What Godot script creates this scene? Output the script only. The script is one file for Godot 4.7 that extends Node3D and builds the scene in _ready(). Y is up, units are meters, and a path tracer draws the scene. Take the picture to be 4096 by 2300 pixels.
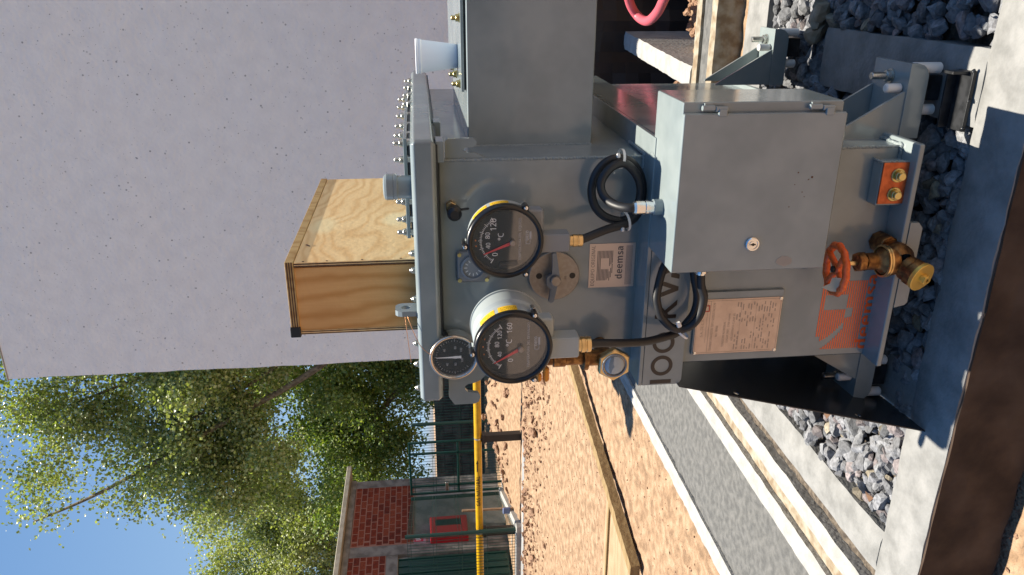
extends Node3D

# ------------------------------------------------------------------ mesh builder
class MB:
	var v := PackedVector3Array()
	var n := PackedVector3Array()
	var uv := PackedVector2Array()
	var c := PackedColorArray()
	var col := Color(1, 1, 1)

	func vert(p: Vector3, nn: Vector3, t := Vector2.ZERO) -> void:
		v.append(p); n.append(nn); uv.append(t); c.append(col)

	func tri(a: Vector3, b: Vector3, d: Vector3, na: Vector3, nb: Vector3, nd: Vector3, ta := Vector2.ZERO, tb := Vector2.ZERO, td := Vector2.ZERO) -> void:
		if (d - a).cross(b - a).dot(na + nb + nd) >= 0.0:
			vert(a, na, ta); vert(b, nb, tb); vert(d, nd, td)
		else:
			vert(a, na, ta); vert(d, nd, td); vert(b, nb, tb)

	func ftri(a: Vector3, b: Vector3, d: Vector3, hint: Vector3) -> void:
		var nn := (b - a).cross(d - a).normalized()
		if nn.dot(hint) < 0.0:
			nn = -nn
		tri(a, b, d, nn, nn, nn)

	func quad(a: Vector3, b: Vector3, d: Vector3, e: Vector3, na: Vector3, nb: Vector3, nd: Vector3, ne: Vector3) -> void:
		tri(a, b, d, na, nb, nd)
		tri(a, d, e, na, nd, ne)

	func fquad(a: Vector3, b: Vector3, d: Vector3, e: Vector3, hint: Vector3) -> void:
		var nn := (d - a).cross(e - b).normalized()
		if nn.dot(hint) < 0.0:
			nn = -nn
		quad(a, b, d, e, nn, nn, nn, nn)

	func box(t: Transform3D, size: Vector3, bev := 0.0) -> void:
		var h := size * 0.5
		bev = minf(bev, minf(h.x, minf(h.y, h.z)) * 0.9)
		var i := h - Vector3(bev, bev, bev)
		var ax := [Vector3.RIGHT, Vector3.UP, Vector3.BACK]
		var bs := t.basis
		for k in 3:
			var u := (k + 1) % 3
			var w := (k + 2) % 3
			for s in [-1.0, 1.0]:
				var nn: Vector3 = (bs * (ax[k] * s)).normalized()
				var p := []
				for q in [[-1, -1], [1, -1], [1, 1], [-1, 1]]:
					p.append(t * (ax[k] * (s * h[k]) + ax[u] * (q[0] * i[u]) + ax[w] * (q[1] * i[w])))
				quad(p[0], p[1], p[2], p[3], nn, nn, nn, nn)
		if bev <= 0.0:
			return
		for k in 3:
			var u := (k + 1) % 3
			var w := (k + 2) % 3
			for su in [-1.0, 1.0]:
				for sw in [-1.0, 1.0]:
					var nu: Vector3 = (bs * (ax[u] * su)).normalized()
					var nw: Vector3 = (bs * (ax[w] * sw)).normalized()
					var pu: Vector3 = ax[u] * (su * h[u]) + ax[w] * (sw * i[w])
					var pw: Vector3 = ax[u] * (su * i[u]) + ax[w] * (sw * h[w])
					var lo: Vector3 = ax[k] * -i[k]
					var hi: Vector3 = ax[k] * i[k]
					quad(t * (pu + lo), t * (pu + hi), t * (pw + hi), t * (pw + lo), nu, nu, nw, nw)
		for sx in [-1.0, 1.0]:
			for sy in [-1.0, 1.0]:
				for sz in [-1.0, 1.0]:
					tri(t * Vector3(sx * h.x, sy * i.y, sz * i.z), t * Vector3(sx * i.x, sy * h.y, sz * i.z), t * Vector3(sx * i.x, sy * i.y, sz * h.z),
						(bs * Vector3(sx, 0, 0)).normalized(), (bs * Vector3(0, sy, 0)).normalized(), (bs * Vector3(0, 0, sz)).normalized())

	# box from its limits
	func bb(x0: float, x1: float, y0: float, y1: float, z0: float, z1: float, bev := 0.0) -> void:
		box(Transform3D(Basis(), Vector3((x0 + x1) * 0.5, (y0 + y1) * 0.5, (z0 + z1) * 0.5)), Vector3(absf(x1 - x0), absf(y1 - y0), absf(z1 - z0)), bev)

	# bar between two points
	func bar(a: Vector3, b: Vector3, w: float, h: float, bev := 0.0, up := Vector3.UP) -> void:
		var z := (b - a).normalized()
		if absf(z.dot(up)) > 0.97:
			up = Vector3.RIGHT
		var x := up.cross(z).normalized()
		var y := z.cross(x)
		box(Transform3D(Basis(x, y, z), (a + b) * 0.5), Vector3(w, h, a.distance_to(b)), bev)

	# profile of (radius, height) turned round local y
	func lathe(t: Transform3D, prof: Array, sides := 24, smooth := false) -> void:
		var m := prof.size()
		var seg := []
		for k in m - 1:
			var d: Vector2 = prof[k + 1] - prof[k]
			seg.append(Vector2(d.y, -d.x).normalized())
		for k in m - 1:
			var n0: Vector2 = seg[k]
			var n1: Vector2 = seg[k]
			if smooth:
				if k > 0:
					n0 = (seg[k - 1] + seg[k]).normalized()
				if k < m - 2:
					n1 = (seg[k + 1] + seg[k]).normalized()
			var p0: Vector2 = prof[k]
			var p1: Vector2 = prof[k + 1]
			for j in sides:
				var a0 := TAU * j / sides
				var a1 := TAU * (j + 1) / sides
				var d0 := Vector3(cos(a0), 0, sin(a0))
				var d1 := Vector3(cos(a1), 0, sin(a1))
				var q := [d0 * p0.x + Vector3(0, p0.y, 0), d1 * p0.x + Vector3(0, p0.y, 0), d1 * p1.x + Vector3(0, p1.y, 0), d0 * p1.x + Vector3(0, p1.y, 0)]
				var nn := [d0 * n0.x + Vector3(0, n0.y, 0), d1 * n0.x + Vector3(0, n0.y, 0), d1 * n1.x + Vector3(0, n1.y, 0), d0 * n1.x + Vector3(0, n1.y, 0)]
				for z in 4:
					q[z] = t * q[z]
					nn[z] = (t.basis * nn[z]).normalized()
				if p0.x > 1e-6:
					tri(q[0], q[1], q[2], nn[0], nn[1], nn[2])
				if p1.x > 1e-6:
					tri(q[0], q[2], q[3], nn[0], nn[2], nn[3])

	func cyl(t: Transform3D, r: float, h: float, sides := 20, bev := 0.0) -> void:
		if bev > 0.0:
			lathe(t, [Vector2(0, 0), Vector2(r - bev, 0), Vector2(r, bev), Vector2(r, h - bev), Vector2(r - bev, h), Vector2(0, h)], sides)
		else:
			lathe(t, [Vector2(0, 0), Vector2(r, 0), Vector2(r, h), Vector2(0, h)], sides)

	static func spline(pts: Array, sub: int) -> PackedVector3Array:
		var out := PackedVector3Array()
		for i in pts.size() - 1:
			var p0: Vector3 = pts[maxi(i - 1, 0)]
			var p1: Vector3 = pts[i]
			var p2: Vector3 = pts[i + 1]
			var p3: Vector3 = pts[mini(i + 2, pts.size() - 1)]
			for k in sub:
				out.append(p1.cubic_interpolate(p2, p0, p3, float(k) / sub))
		out.append(pts[pts.size() - 1])
		return out

	func tube(pts: PackedVector3Array, r: float, sides := 10, r_end := -1.0, rib := 0.0) -> void:
		if r_end < 0.0:
			r_end = r
		var m := pts.size()
		var x := Vector3.ZERO
		var rings := []
		var norms := []
		for k in m:
			var d := (pts[mini(k + 1, m - 1)] - pts[maxi(k - 1, 0)]).normalized()
			if k == 0:
				x = d.cross(Vector3.UP)
				if x.length() < 0.1:
					x = d.cross(Vector3.RIGHT)
			x = (x - d * x.dot(d)).normalized()
			var y := d.cross(x)
			var rr := lerpf(r, r_end, float(k) / maxi(m - 1, 1)) + (rib if k % 2 == 0 else 0.0)
			var ring := PackedVector3Array()
			var nor := PackedVector3Array()
			for j in sides:
				var a := TAU * j / sides
				var o := x * cos(a) + y * sin(a)
				ring.append(pts[k] + o * rr)
				nor.append(o)
			rings.append(ring)
			norms.append(nor)
		for k in m - 1:
			for j in sides:
				var j2 := (j + 1) % sides
				quad(rings[k][j], rings[k][j2], rings[k + 1][j2], rings[k + 1][j], norms[k][j], norms[k][j2], norms[k + 1][j2], norms[k + 1][j])
		for e in [0, m - 1]:
			var d: Vector3 = (pts[0] - pts[1]) if e == 0 else (pts[m - 1] - pts[m - 2])
			d = d.normalized()
			for j in sides:
				tri(pts[e], rings[e][j], rings[e][(j + 1) % sides], d, d, d)

	# polygon in local xy, from z = 0 to depth
	func extrude(t: Transform3D, poly: PackedVector2Array, depth: float, smooth_sides := false) -> void:
		var idx := Geometry2D.triangulate_polygon(poly)
		var nf := (t.basis * Vector3(0, 0, 1)).normalized()
		for k in range(0, idx.size(), 3):
			var a := poly[idx[k]]
			var b := poly[idx[k + 1]]
			var d := poly[idx[k + 2]]
			tri(t * Vector3(a.x, a.y, depth), t * Vector3(b.x, b.y, depth), t * Vector3(d.x, d.y, depth), nf, nf, nf)
			tri(t * Vector3(a.x, a.y, 0), t * Vector3(b.x, b.y, 0), t * Vector3(d.x, d.y, 0), -nf, -nf, -nf)
		var m := poly.size()
		var sgn := -1.0 if Geometry2D.is_polygon_clockwise(poly) else 1.0
		for k in m:
			var a := poly[k]
			var b := poly[(k + 1) % m]
			var e := (b - a).normalized()
			var e2 := Vector2(e.y, -e.x) * sgn
			var na := e2
			var nb := e2
			if smooth_sides:
				var ep := (a - poly[(k + m - 1) % m]).normalized()
				var en := (poly[(k + 2) % m] - b).normalized()
				na = (e2 + Vector2(ep.y, -ep.x) * sgn).normalized()
				nb = (e2 + Vector2(en.y, -en.x) * sgn).normalized()
			var n3 := (t.basis * Vector3(na.x, na.y, 0)).normalized()
			var n4 := (t.basis * Vector3(nb.x, nb.y, 0)).normalized()
			quad(t * Vector3(a.x, a.y, 0), t * Vector3(b.x, b.y, 0), t * Vector3(b.x, b.y, depth), t * Vector3(a.x, a.y, depth), n3, n4, n4, n3)

	# polygon with one round hole, star-shaped about the hole's centre
	func holed(t: Transform3D, poly: PackedVector2Array, hc: Vector2, hr: float, depth: float) -> void:
		var angs := []
		for k in 24:
			angs.append(TAU * k / 24 - PI)
		for p in poly:
			angs.append((p - hc).angle())
		angs.sort()
		var outer := []
		var inner := []
		for a in angs:
			var d := Vector2.from_angle(a)
			var best := 1e9
			for k in poly.size():
				var hit = Geometry2D.segment_intersects_segment(hc, hc + d * 10.0, poly[k], poly[(k + 1) % poly.size()])
				if hit != null:
					best = minf(best, hc.distance_to(hit))
			outer.append(hc + d * (best if best < 1e8 else hr * 1.3))
			inner.append(hc + d * hr)
		var nf := (t.basis * Vector3(0, 0, 1)).normalized()
		var m := outer.size()
		for k in m:
			var j := (k + 1) % m
			for z in [0.0, depth]:
				var nn := nf if z > 0.0 else -nf
				quad(t * Vector3(outer[k].x, outer[k].y, z), t * Vector3(outer[j].x, outer[j].y, z), t * Vector3(inner[j].x, inner[j].y, z), t * Vector3(inner[k].x, inner[k].y, z), nn, nn, nn, nn)
			var mid: Vector2 = (outer[k] + outer[j]) * 0.5 - hc
			fquad(t * Vector3(outer[k].x, outer[k].y, 0), t * Vector3(outer[j].x, outer[j].y, 0), t * Vector3(outer[j].x, outer[j].y, depth), t * Vector3(outer[k].x, outer[k].y, depth), t.basis * Vector3(mid.x, mid.y, 0))
			fquad(t * Vector3(inner[k].x, inner[k].y, 0), t * Vector3(inner[j].x, inner[j].y, 0), t * Vector3(inner[j].x, inner[j].y, depth), t * Vector3(inner[k].x, inner[k].y, depth), t.basis * Vector3(-mid.x, -mid.y, 0))

	# polygon of (x, z) standing from y0 to y1
	func prism(poly: Array, y0: float, y1: float) -> void:
		var p := PackedVector2Array()
		for q in poly:
			p.append(Vector2(q.x, -q.y))
		extrude(Transform3D(Basis(Vector3.RIGHT, Vector3.FORWARD, Vector3.UP), Vector3(0, y0, 0)), p, y1 - y0)

	func ellipse_ring(t: Transform3D, cx: float, cy: float, rx: float, ry: float, w: float, depth: float) -> void:
		var m := 40
		for k in m:
			var pts := []
			for kk in [k, k + 1]:
				var d := Vector2.from_angle(TAU * kk / m)
				pts.append(Vector2(cx + d.x * rx, cy + d.y * ry))
				pts.append(Vector2(cx + d.x * (rx - w), cy + d.y * (ry - w)))
			for z in [0.0, depth]:
				fquad(t * Vector3(pts[0].x, pts[0].y, z), t * Vector3(pts[2].x, pts[2].y, z), t * Vector3(pts[3].x, pts[3].y, z), t * Vector3(pts[1].x, pts[1].y, z), t.basis * Vector3(0, 0, z - depth * 0.5))
			var mid: Vector2 = (pts[0] + pts[2]) * 0.5 - Vector2(cx, cy)
			fquad(t * Vector3(pts[0].x, pts[0].y, 0), t * Vector3(pts[2].x, pts[2].y, 0), t * Vector3(pts[2].x, pts[2].y, depth), t * Vector3(pts[0].x, pts[0].y, depth), t.basis * Vector3(mid.x, mid.y, 0))

	func rock(p: Vector3, size: Vector3, rng: RandomNumberGenerator, rough := 0.25, flat := true, deep := true) -> void:
		var b := Basis.from_euler(Vector3(rng.randf() * TAU, rng.randf() * TAU, rng.randf() * TAU))
		var b2 := Basis.from_euler(Vector3(rng.randf_range(-0.5, 0.5), rng.randf() * TAU, rng.randf_range(-0.5, 0.5)))
		var src: Array = MB.ico(1 if deep else 0)
		var pts := PackedVector3Array()
		var cuts := []
		for k in 9:
			cuts.append([Vector3(rng.randfn(), rng.randfn(), rng.randfn()).normalized(), rng.randf_range(0.42, 0.8)])
		for s in src[0]:
			var q: Vector3 = b * s
			for cu in cuts:
				var o: float = q.dot(cu[0]) - cu[1]
				if o > 0.0:
					q -= cu[0] * o
			q *= 1.0 + rng.randf_range(-rough, rough) * 0.3
			pts.append(p + b2 * (q * size))
		var f: PackedInt32Array = src[1]
		if flat:
			for k in range(0, f.size(), 3):
				var mid := (pts[f[k]] + pts[f[k + 1]] + pts[f[k + 2]]) / 3.0
				ftri(pts[f[k]], pts[f[k + 1]], pts[f[k + 2]], mid - p)
		else:
			for k in range(0, f.size(), 3):
				tri(pts[f[k]], pts[f[k + 1]], pts[f[k + 2]], (pts[f[k]] - p).normalized(), (pts[f[k + 1]] - p).normalized(), (pts[f[k + 2]] - p).normalized())

	static var ico_made := {}
	static func ico(sub: int) -> Array:
		if ico_made.has(sub):
			return ico_made[sub]
		var g := (1.0 + sqrt(5.0)) / 2.0
		var p := PackedVector3Array()
		for s in [-1.0, 1.0]:
			for u in [-g, g]:
				p.append(Vector3(0, s, u).normalized()); p.append(Vector3(s, u, 0).normalized()); p.append(Vector3(u, 0, s).normalized())
		var f := PackedInt32Array()
		for i in 12:
			for j in range(i + 1, 12):
				for k in range(j + 1, 12):
					if p[i].distance_to(p[j]) < 1.1 and p[j].distance_to(p[k]) < 1.1 and p[i].distance_to(p[k]) < 1.1:
						f.append_array([i, j, k])
		for lvl in sub:
			var f2 := PackedInt32Array()
			var mids := {}
			for k in range(0, f.size(), 3):
				var m := []
				for e in [[f[k], f[k + 1]], [f[k + 1], f[k + 2]], [f[k + 2], f[k]]]:
					var key := mini(e[0], e[1]) * 10000 + maxi(e[0], e[1])
					if not mids.has(key):
						mids[key] = p.size()
						p.append((p[e[0]] + p[e[1]]).normalized())
					m.append(mids[key])
				f2.append_array([f[k], m[0], m[2], f[k + 1], m[1], m[0], f[k + 2], m[2], m[1], m[0], m[1], m[2]])
			f = f2
		ico_made[sub] = [p, f]
		return ico_made[sub]

	func text(s: String, t: Transform3D, h: float, depth := 0.0004, bold := false, stretch := 1.0, align := 0) -> void:
		var tm := TextMesh.new()
		var f := SystemFont.new()
		f.font_names = PackedStringArray(["Droid Sans"])
		if bold:
			f.font_weight = 700
		tm.font = f
		tm.font_size = 64
		tm.pixel_size = h / 46.0
		tm.depth = depth
		tm.text = s
		tm.curve_step = 4.0
		tm.horizontal_alignment = [HORIZONTAL_ALIGNMENT_CENTER, HORIZONTAL_ALIGNMENT_LEFT, HORIZONTAL_ALIGNMENT_RIGHT][align]
		tm.vertical_alignment = VERTICAL_ALIGNMENT_CENTER
		for k in tm.get_surface_count():
			var a := tm.surface_get_arrays(k)
			var vv: PackedVector3Array = a[Mesh.ARRAY_VERTEX]
			var nn: PackedVector3Array = a[Mesh.ARRAY_NORMAL]
			var ii = a[Mesh.ARRAY_INDEX]
			var order: PackedInt32Array = ii if ii != null else PackedInt32Array(range(vv.size()))
			for q in order:
				var p := vv[q]
				p.x *= stretch
				vert(t * p, (t.basis * nn[q]).normalized())

	func mesh() -> ArrayMesh:
		var a := []
		a.resize(Mesh.ARRAY_MAX)
		a[Mesh.ARRAY_VERTEX] = v
		a[Mesh.ARRAY_NORMAL] = n
		a[Mesh.ARRAY_TEX_UV] = uv
		a[Mesh.ARRAY_COLOR] = c
		var m := ArrayMesh.new()
		m.add_surface_from_arrays(Mesh.PRIMITIVE_TRIANGLES, a)
		return m


# ------------------------------------------------------------------ naming helpers
var taken := {}
var M := {}
var rng := RandomNumberGenerator.new()

func numbered(called: String) -> String:
	if not taken.has(called):
		taken[called] = 0
		return called
	taken[called] += 1
	return "%s_%03d" % [called, taken[called]]

func tag(o: Node3D, label: String, category: String, group := "") -> Node3D:
	o.set_meta("label", label)
	o.set_meta("category", category)
	if group:
		o.set_meta("group", group)
	return o

func thing(called: String, label: String, category: String, at := Vector3.ZERO, group := "") -> Node3D:
	var o := Node3D.new()
	o.name = numbered(called)
	add_child(o)
	o.position = at
	return tag(o, label, category, group)

func root_of(o: Node3D) -> Vector3:
	var p := Vector3.ZERO
	var k: Node = o
	while k != self and k != null:
		p += (k as Node3D).position
		k = k.get_parent()
	return p

# a mesh whose points are in the world's axes, under any parent (parents are only moved, not turned)
func put(parent: Node3D, called: String, mb: MB, mat: Material) -> MeshInstance3D:
	var o := MeshInstance3D.new()
	o.mesh = mb.mesh()
	o.material_override = mat
	if parent == null:
		o.name = numbered(called)
		add_child(o)
	else:
		var used := 0
		for ch in parent.get_children():
			if String(ch.name) == called or String(ch.name).begins_with(called + "_0") or String(ch.name).begins_with(called + "_1") or String(ch.name).begins_with(called + "_2"):
				used += 1
		o.name = called if used == 0 else "%s_%03d" % [called, used]
		parent.add_child(o, true)
		o.position = -root_of(parent)
	return o

# a mesh in its parent's own axes
func own(parent: Node3D, called: String, mb: MB, mat: Material) -> MeshInstance3D:
	var o := put(parent, called, mb, mat)
	o.position = Vector3.ZERO
	return o

func group_part(parent: Node3D, called: String, at: Vector3) -> Node3D:
	var o := Node3D.new()
	var used := 0
	for ch in parent.get_children():
		if String(ch.name) == called or String(ch.name).begins_with(called + "_0"):
			used += 1
	o.name = called if used == 0 else "%s_%03d" % [called, used]
	parent.add_child(o, true)
	o.position = at - root_of(parent)
	return o

func struct(called: String, mb: MB, mat: Material, parent: Node3D = null) -> MeshInstance3D:
	var o := put(parent, called, mb, mat)
	if parent == null:
		o.set_meta("kind", "structure")
	return o

func stuff(called: String, mb: MB, mat: Material, label: String, category: String, parent: Node3D = null) -> MeshInstance3D:
	var o := put(parent, called, mb, mat)
	o.set_meta("kind", "stuff")
	if parent == null:
		tag(o, label, category)
	return o

# local y along d
func along(o: Vector3, d: Vector3) -> Transform3D:
	d = d.normalized()
	var x := d.cross(Vector3.UP)
	if x.length() < 0.05:
		x = Vector3.RIGHT
	x = x.normalized()
	return Transform3D(Basis(x, d, x.cross(d)), o)

func at(x: float, y: float, z: float) -> Transform3D:
	return Transform3D(Basis(), Vector3(x, y, z))

func V2(l: Array) -> PackedVector2Array:
	var p := PackedVector2Array()
	for k in range(0, l.size(), 2):
		p.append(Vector2(l[k], l[k + 1]))
	return p

# ------------------------------------------------------------------ materials
func lin(r: float, g: float, b: float) -> Color:
	return Color(r, g, b).linear_to_srgb()

func noise_tex(sd: int, freq: float, octaves: int, cols: Array, offs: Array, size := 512, gain := 0.5) -> NoiseTexture2D:
	var f := FastNoiseLite.new()
	f.seed = sd
	f.frequency = freq
	f.fractal_octaves = octaves
	f.fractal_gain = gain
	f.noise_type = FastNoiseLite.TYPE_SIMPLEX_SMOOTH
	var t := NoiseTexture2D.new()
	t.width = size
	t.height = size
	t.seamless = true
	t.noise = f
	if cols.size():
		var g := Gradient.new()
		g.offsets = PackedFloat32Array(offs)
		g.colors = PackedColorArray(cols)
		t.color_ramp = g
	return t

func mat(col: Color, rough := 0.6, metal := 0.0, spec := 0.5) -> StandardMaterial3D:
	var m := StandardMaterial3D.new()
	m.albedo_color = col
	m.roughness = rough
	m.metallic = metal
	m.metallic_specular = spec
	return m

func textured(tex: Texture2D, metres: float, rough := 0.85, bump: Texture2D = null, bump_cm := 0.1, world := true) -> StandardMaterial3D:
	var m := mat(Color.WHITE, rough)
	m.albedo_texture = tex
	m.uv1_triplanar = true
	m.uv1_world_triplanar = world
	m.uv1_scale = Vector3.ONE / metres
	if bump:
		m.heightmap_enabled = true
		m.heightmap_texture = bump
		m.heightmap_scale = bump_cm
	return m

func wood_tex(sd: int, a: Color, b: Color, dark: Color, waves: float, knots: Array, along_v := true, lines := 9.0) -> ImageTexture:
	var s := 512
	var im := Image.create(s, s, false, Image.FORMAT_RGB8)
	var f := FastNoiseLite.new()
	f.seed = sd
	f.frequency = 1.0
	f.fractal_octaves = 4
	for y in s:
		for x in s:
			var u := float(x) / s
			var w := float(y) / s
			if not along_v:
				var k := u
				u = w
				w = k
			var g := u * lines + waves * f.get_noise_2d(u * 2.0, w * 1.2 + 7.0)
			for kn in knots:
				var d := Vector2(u - kn[0], (w - kn[1]) * 0.6).length() if along_v else Vector2(u - kn[1], (w - kn[0]) * 0.6).length()
				g += kn[2] * exp(-d * d / 0.012)
			var ring := 0.5 + 0.5 * sin(g * TAU * 0.7)
			ring = pow(ring, 2.2)
			var fine := 0.5 + 0.5 * f.get_noise_2d(u * 140.0, w * 5.0)
			var blot := 0.5 + 0.5 * f.get_noise_2d(u * 3.0 + 20.0, w * 2.0)
			var c := a.lerp(b, clampf(ring * 0.75 + fine * 0.35 - 0.1, 0, 1)).lerp(dark, clampf(blot - 0.45, 0, 1) * 0.6)
			for kn in knots:
				var d := Vector2(u - kn[0], (w - kn[1]) * 0.5).length() if along_v else Vector2(u - kn[1], (w - kn[0]) * 0.5).length()
				c = c.lerp(kn[3], clampf(1.6 - d / 0.03, 0.0, 0.75))
			im.set_pixel(x, y, c)
	return ImageTexture.create_from_image(im)

func wall_tex() -> ImageTexture:
	var s := 1024
	var f := FastNoiseLite.new()
	f.seed = 11
	f.frequency = 0.012
	f.fractal_octaves = 6
	var base := f.get_seamless_image(s, s)
	var im := Image.create(s, s, false, Image.FORMAT_RGB8)
	for y in s:
		for x in s:
			var k := base.get_pixel(x, y).r - 0.5
			im.set_pixel(x, y, Color(0.925 + 0.04 * k, 0.92 + 0.04 * k, 0.905 + 0.035 * k))
	var r := RandomNumberGenerator.new()
	r.seed = 5
	for i in 1250:
		var px := r.randi_range(2, s - 4)
		var py := r.randi_range(2, s - 4)
		var dk := r.randf_range(0.06, 0.34)
		var rad := r.randi_range(1, 3) if r.randf() < 0.22 else r.randi_range(0, 1)
		for yy in range(-rad, rad + 1):
			for xx in range(-rad, rad + 1):
				if xx * xx + yy * yy <= rad * rad + 0.5:
					var q := im.get_pixel(clampi(px + xx, 0, s - 1), clampi(py + yy, 0, s - 1))
					im.set_pixel(clampi(px + xx, 0, s - 1), clampi(py + yy, 0, s - 1), q.darkened(dk))
	return ImageTexture.create_from_image(im)

func make_materials() -> void:
	var fine := noise_tex(3, 0.09, 5, [], [], 512)
	var mid := noise_tex(4, 0.02, 6, [], [], 512)
	var paint_t := noise_tex(21, 0.008, 4, [Color(0.49, 0.53, 0.535), Color(0.545, 0.58, 0.58)], [0.25, 0.75], 512, 0.6)
	var p := textured(paint_t, 0.9, 0.2)
	p.roughness_texture = noise_tex(22, 0.01, 5, [Color(0.75, 0.75, 0.75), Color(1.0, 1.0, 1.0)], [0.3, 0.7], 512)
	p.roughness = 0.24
	p.metallic_specular = 0.6
	p.heightmap_enabled = true
	p.heightmap_texture = noise_tex(23, 0.03, 2, [], [], 512)
	p.heightmap_scale = 0.012
	p.roughness = 0.17
	M.paint = p
	M.weld = textured(paint_t, 0.3, 0.3, fine, 0.35)
	M.dark_gasket = mat(lin(0.02, 0.03, 0.04), 0.5)
	M.black = mat(lin(0.012, 0.012, 0.013), 0.35)
	M.rubber = mat(lin(0.014, 0.014, 0.015), 0.5)
	M.bezel = mat(lin(0.010, 0.010, 0.011), 0.28)
	M.dial = mat(lin(0.010, 0.009, 0.009), 0.04, 0.0, 0.95)
	M.white_print = mat(lin(0.75, 0.74, 0.72), 0.5)
	M.red = mat(lin(0.62, 0.02, 0.03), 0.35)
	M.orange_dot = mat(lin(0.7, 0.2, 0.02), 0.4)
	M.yellow_label = mat(lin(0.75, 0.45, 0.02), 0.45)
	M.label_print = mat(lin(0.05, 0.04, 0.02), 0.6)
	M.chrome = mat(lin(0.78, 0.77, 0.75), 0.18, 1.0)
	M.zinc = textured(noise_tex(31, 0.05, 3, [Color(0.72, 0.72, 0.70), Color(0.86, 0.86, 0.83)], [0.3, 0.7], 256), 0.05, 0.34)
	M.zinc.metallic = 1.0
	M.zinc_yellow = mat(lin(0.55, 0.47, 0.22), 0.3, 1.0)
	M.brass = mat(lin(0.66, 0.48, 0.24), 0.3, 1.0)
	M.brass_worn = textured(noise_tex(33, 0.02, 5, [Color(0.42, 0.29, 0.18), Color(0.66, 0.49, 0.29)], [0.3, 0.7], 256), 0.1, 0.42)
	M.brass_worn.metallic = 0.85
	M.brass_yellow = mat(lin(0.78, 0.52, 0.12), 0.38, 0.6)
	M.copper = textured(noise_tex(35, 0.03, 5, [Color(0.70, 0.35, 0.20), Color(0.80, 0.43, 0.25)], [0.3, 0.7], 256), 0.2, 0.45)
	M.copper.metallic = 0.55
	M.copper_wire = mat(lin(0.75, 0.36, 0.18), 0.3, 1.0)
	M.wheel = textured(noise_tex(36, 0.03, 4, [Color(0.82, 0.33, 0.12), Color(0.93, 0.43, 0.17)], [0.3, 0.7], 256), 0.1, 0.4)
	M.alu = textured(noise_tex(37, 0.04, 5, [Color(0.60, 0.565, 0.53), Color(0.635, 0.605, 0.57)], [0.3, 0.7], 256), 0.16, 0.42)
	M.alu.metallic = 0.55
	M.plate = textured(noise_tex(38, 0.03, 5, [Color(0.76, 0.67, 0.60), Color(0.80, 0.71, 0.64)], [0.3, 0.7], 256), 0.4, 0.3)
	M.plate.metallic = 0.4
	M.sticker = mat(lin(0.62, 0.50, 0.42), 0.3, 0.35)
	M.sticker_print = mat(lin(0.13, 0.11, 0.11), 0.4)
	M.plate_print = mat(lin(0.34, 0.27, 0.22), 0.45, 0.3)
	M.rating_print = mat(lin(0.022, 0.016, 0.014), 0.3)
	M.logo_orange = mat(lin(0.88, 0.15, 0.03), 0.35)
	M.white_plastic = mat(lin(0.72, 0.70, 0.66), 0.45)
	M.foam = mat(lin(0.86, 0.87, 0.90), 0.6)
	var gl := mat(Color(0.9, 0.95, 0.95, 0.06), 0.02)
	gl.transparency = BaseMaterial3D.TRANSPARENCY_ALPHA
	M.glass = gl
	M.grey_body = mat(lin(0.34, 0.375, 0.375), 0.28)
	M.stem_grey = mat(lin(0.22, 0.23, 0.24), 0.35)
	M.dark_steel = textured(noise_tex(39, 0.03, 4, [Color(0.14, 0.145, 0.155), Color(0.21, 0.215, 0.225)], [0.3, 0.7], 256), 0.3, 0.35)
	M.dark_steel.metallic = 0.3
	M.black_sheet = mat(lin(0.02, 0.022, 0.024), 0.22)
	M.shade_black = mat(lin(0.010, 0.010, 0.012), 0.5)  # deep shade under the wall, put into a near-black colour
	M.hose = mat(lin(0.50, 0.10, 0.13), 0.4)
	# concretes, soils
	M.conc = textured(noise_tex(41, 0.009, 8, [Color(0.445, 0.445, 0.437), Color(0.505, 0.504, 0.496), Color(0.55, 0.548, 0.54)], [0.2, 0.5, 0.8], 1024, 0.62), 1.3, 0.9, noise_tex(42, 0.08, 6, [], [], 1024), 0.14)
	M.conc_white = textured(noise_tex(43, 0.009, 8, [Color(0.555, 0.55, 0.535), Color(0.605, 0.60, 0.585), Color(0.64, 0.635, 0.62)], [0.2, 0.5, 0.8], 1024, 0.62), 1.0, 0.9, noise_tex(44, 0.09, 6, [], [], 512), 0.12)
	M.conc_beige = textured(noise_tex(45, 0.012, 7, [Color(0.478, 0.407, 0.320), Color(0.573, 0.534, 0.462), Color(0.620, 0.597, 0.549)], [0.2, 0.55, 0.85], 1024), 0.9, 0.9, noise_tex(46, 0.05, 5, [], [], 512), 0.25)
	M.mortar = textured(noise_tex(47, 0.02, 7, [Color(0.313, 0.313, 0.309), Color(0.364, 0.363, 0.356), Color(0.416, 0.412, 0.404)], [0.2, 0.5, 0.85], 1024), 1.0, 0.92, noise_tex(48, 0.05, 7, [], [], 1024), 0.2)
	M.conc_brown = textured(noise_tex(49, 0.005, 7, [Color(0.200, 0.142, 0.101), Color(0.268, 0.204, 0.156), Color(0.322, 0.261, 0.213)], [0.2, 0.5, 0.85], 1024), 1.0, 0.9, noise_tex(50, 0.03, 5, [], [], 512), 0.2)
	M.soil = textured(noise_tex(51, 0.03, 6, [Color(0.26, 0.23, 0.20), Color(0.42, 0.38, 0.33)], [0.3, 0.7], 512), 0.5, 0.95, mid, 1.2)
	M.dirt = textured(noise_tex(53, 0.018, 8, [Color(0.47, 0.375, 0.285), Color(0.575, 0.467, 0.362), Color(0.65, 0.55, 0.447)], [0.22, 0.5, 0.78], 1024, 0.6), 2.1, 0.97, noise_tex(54, 0.12, 5, [], [], 1024, 0.6), 0.9)
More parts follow.
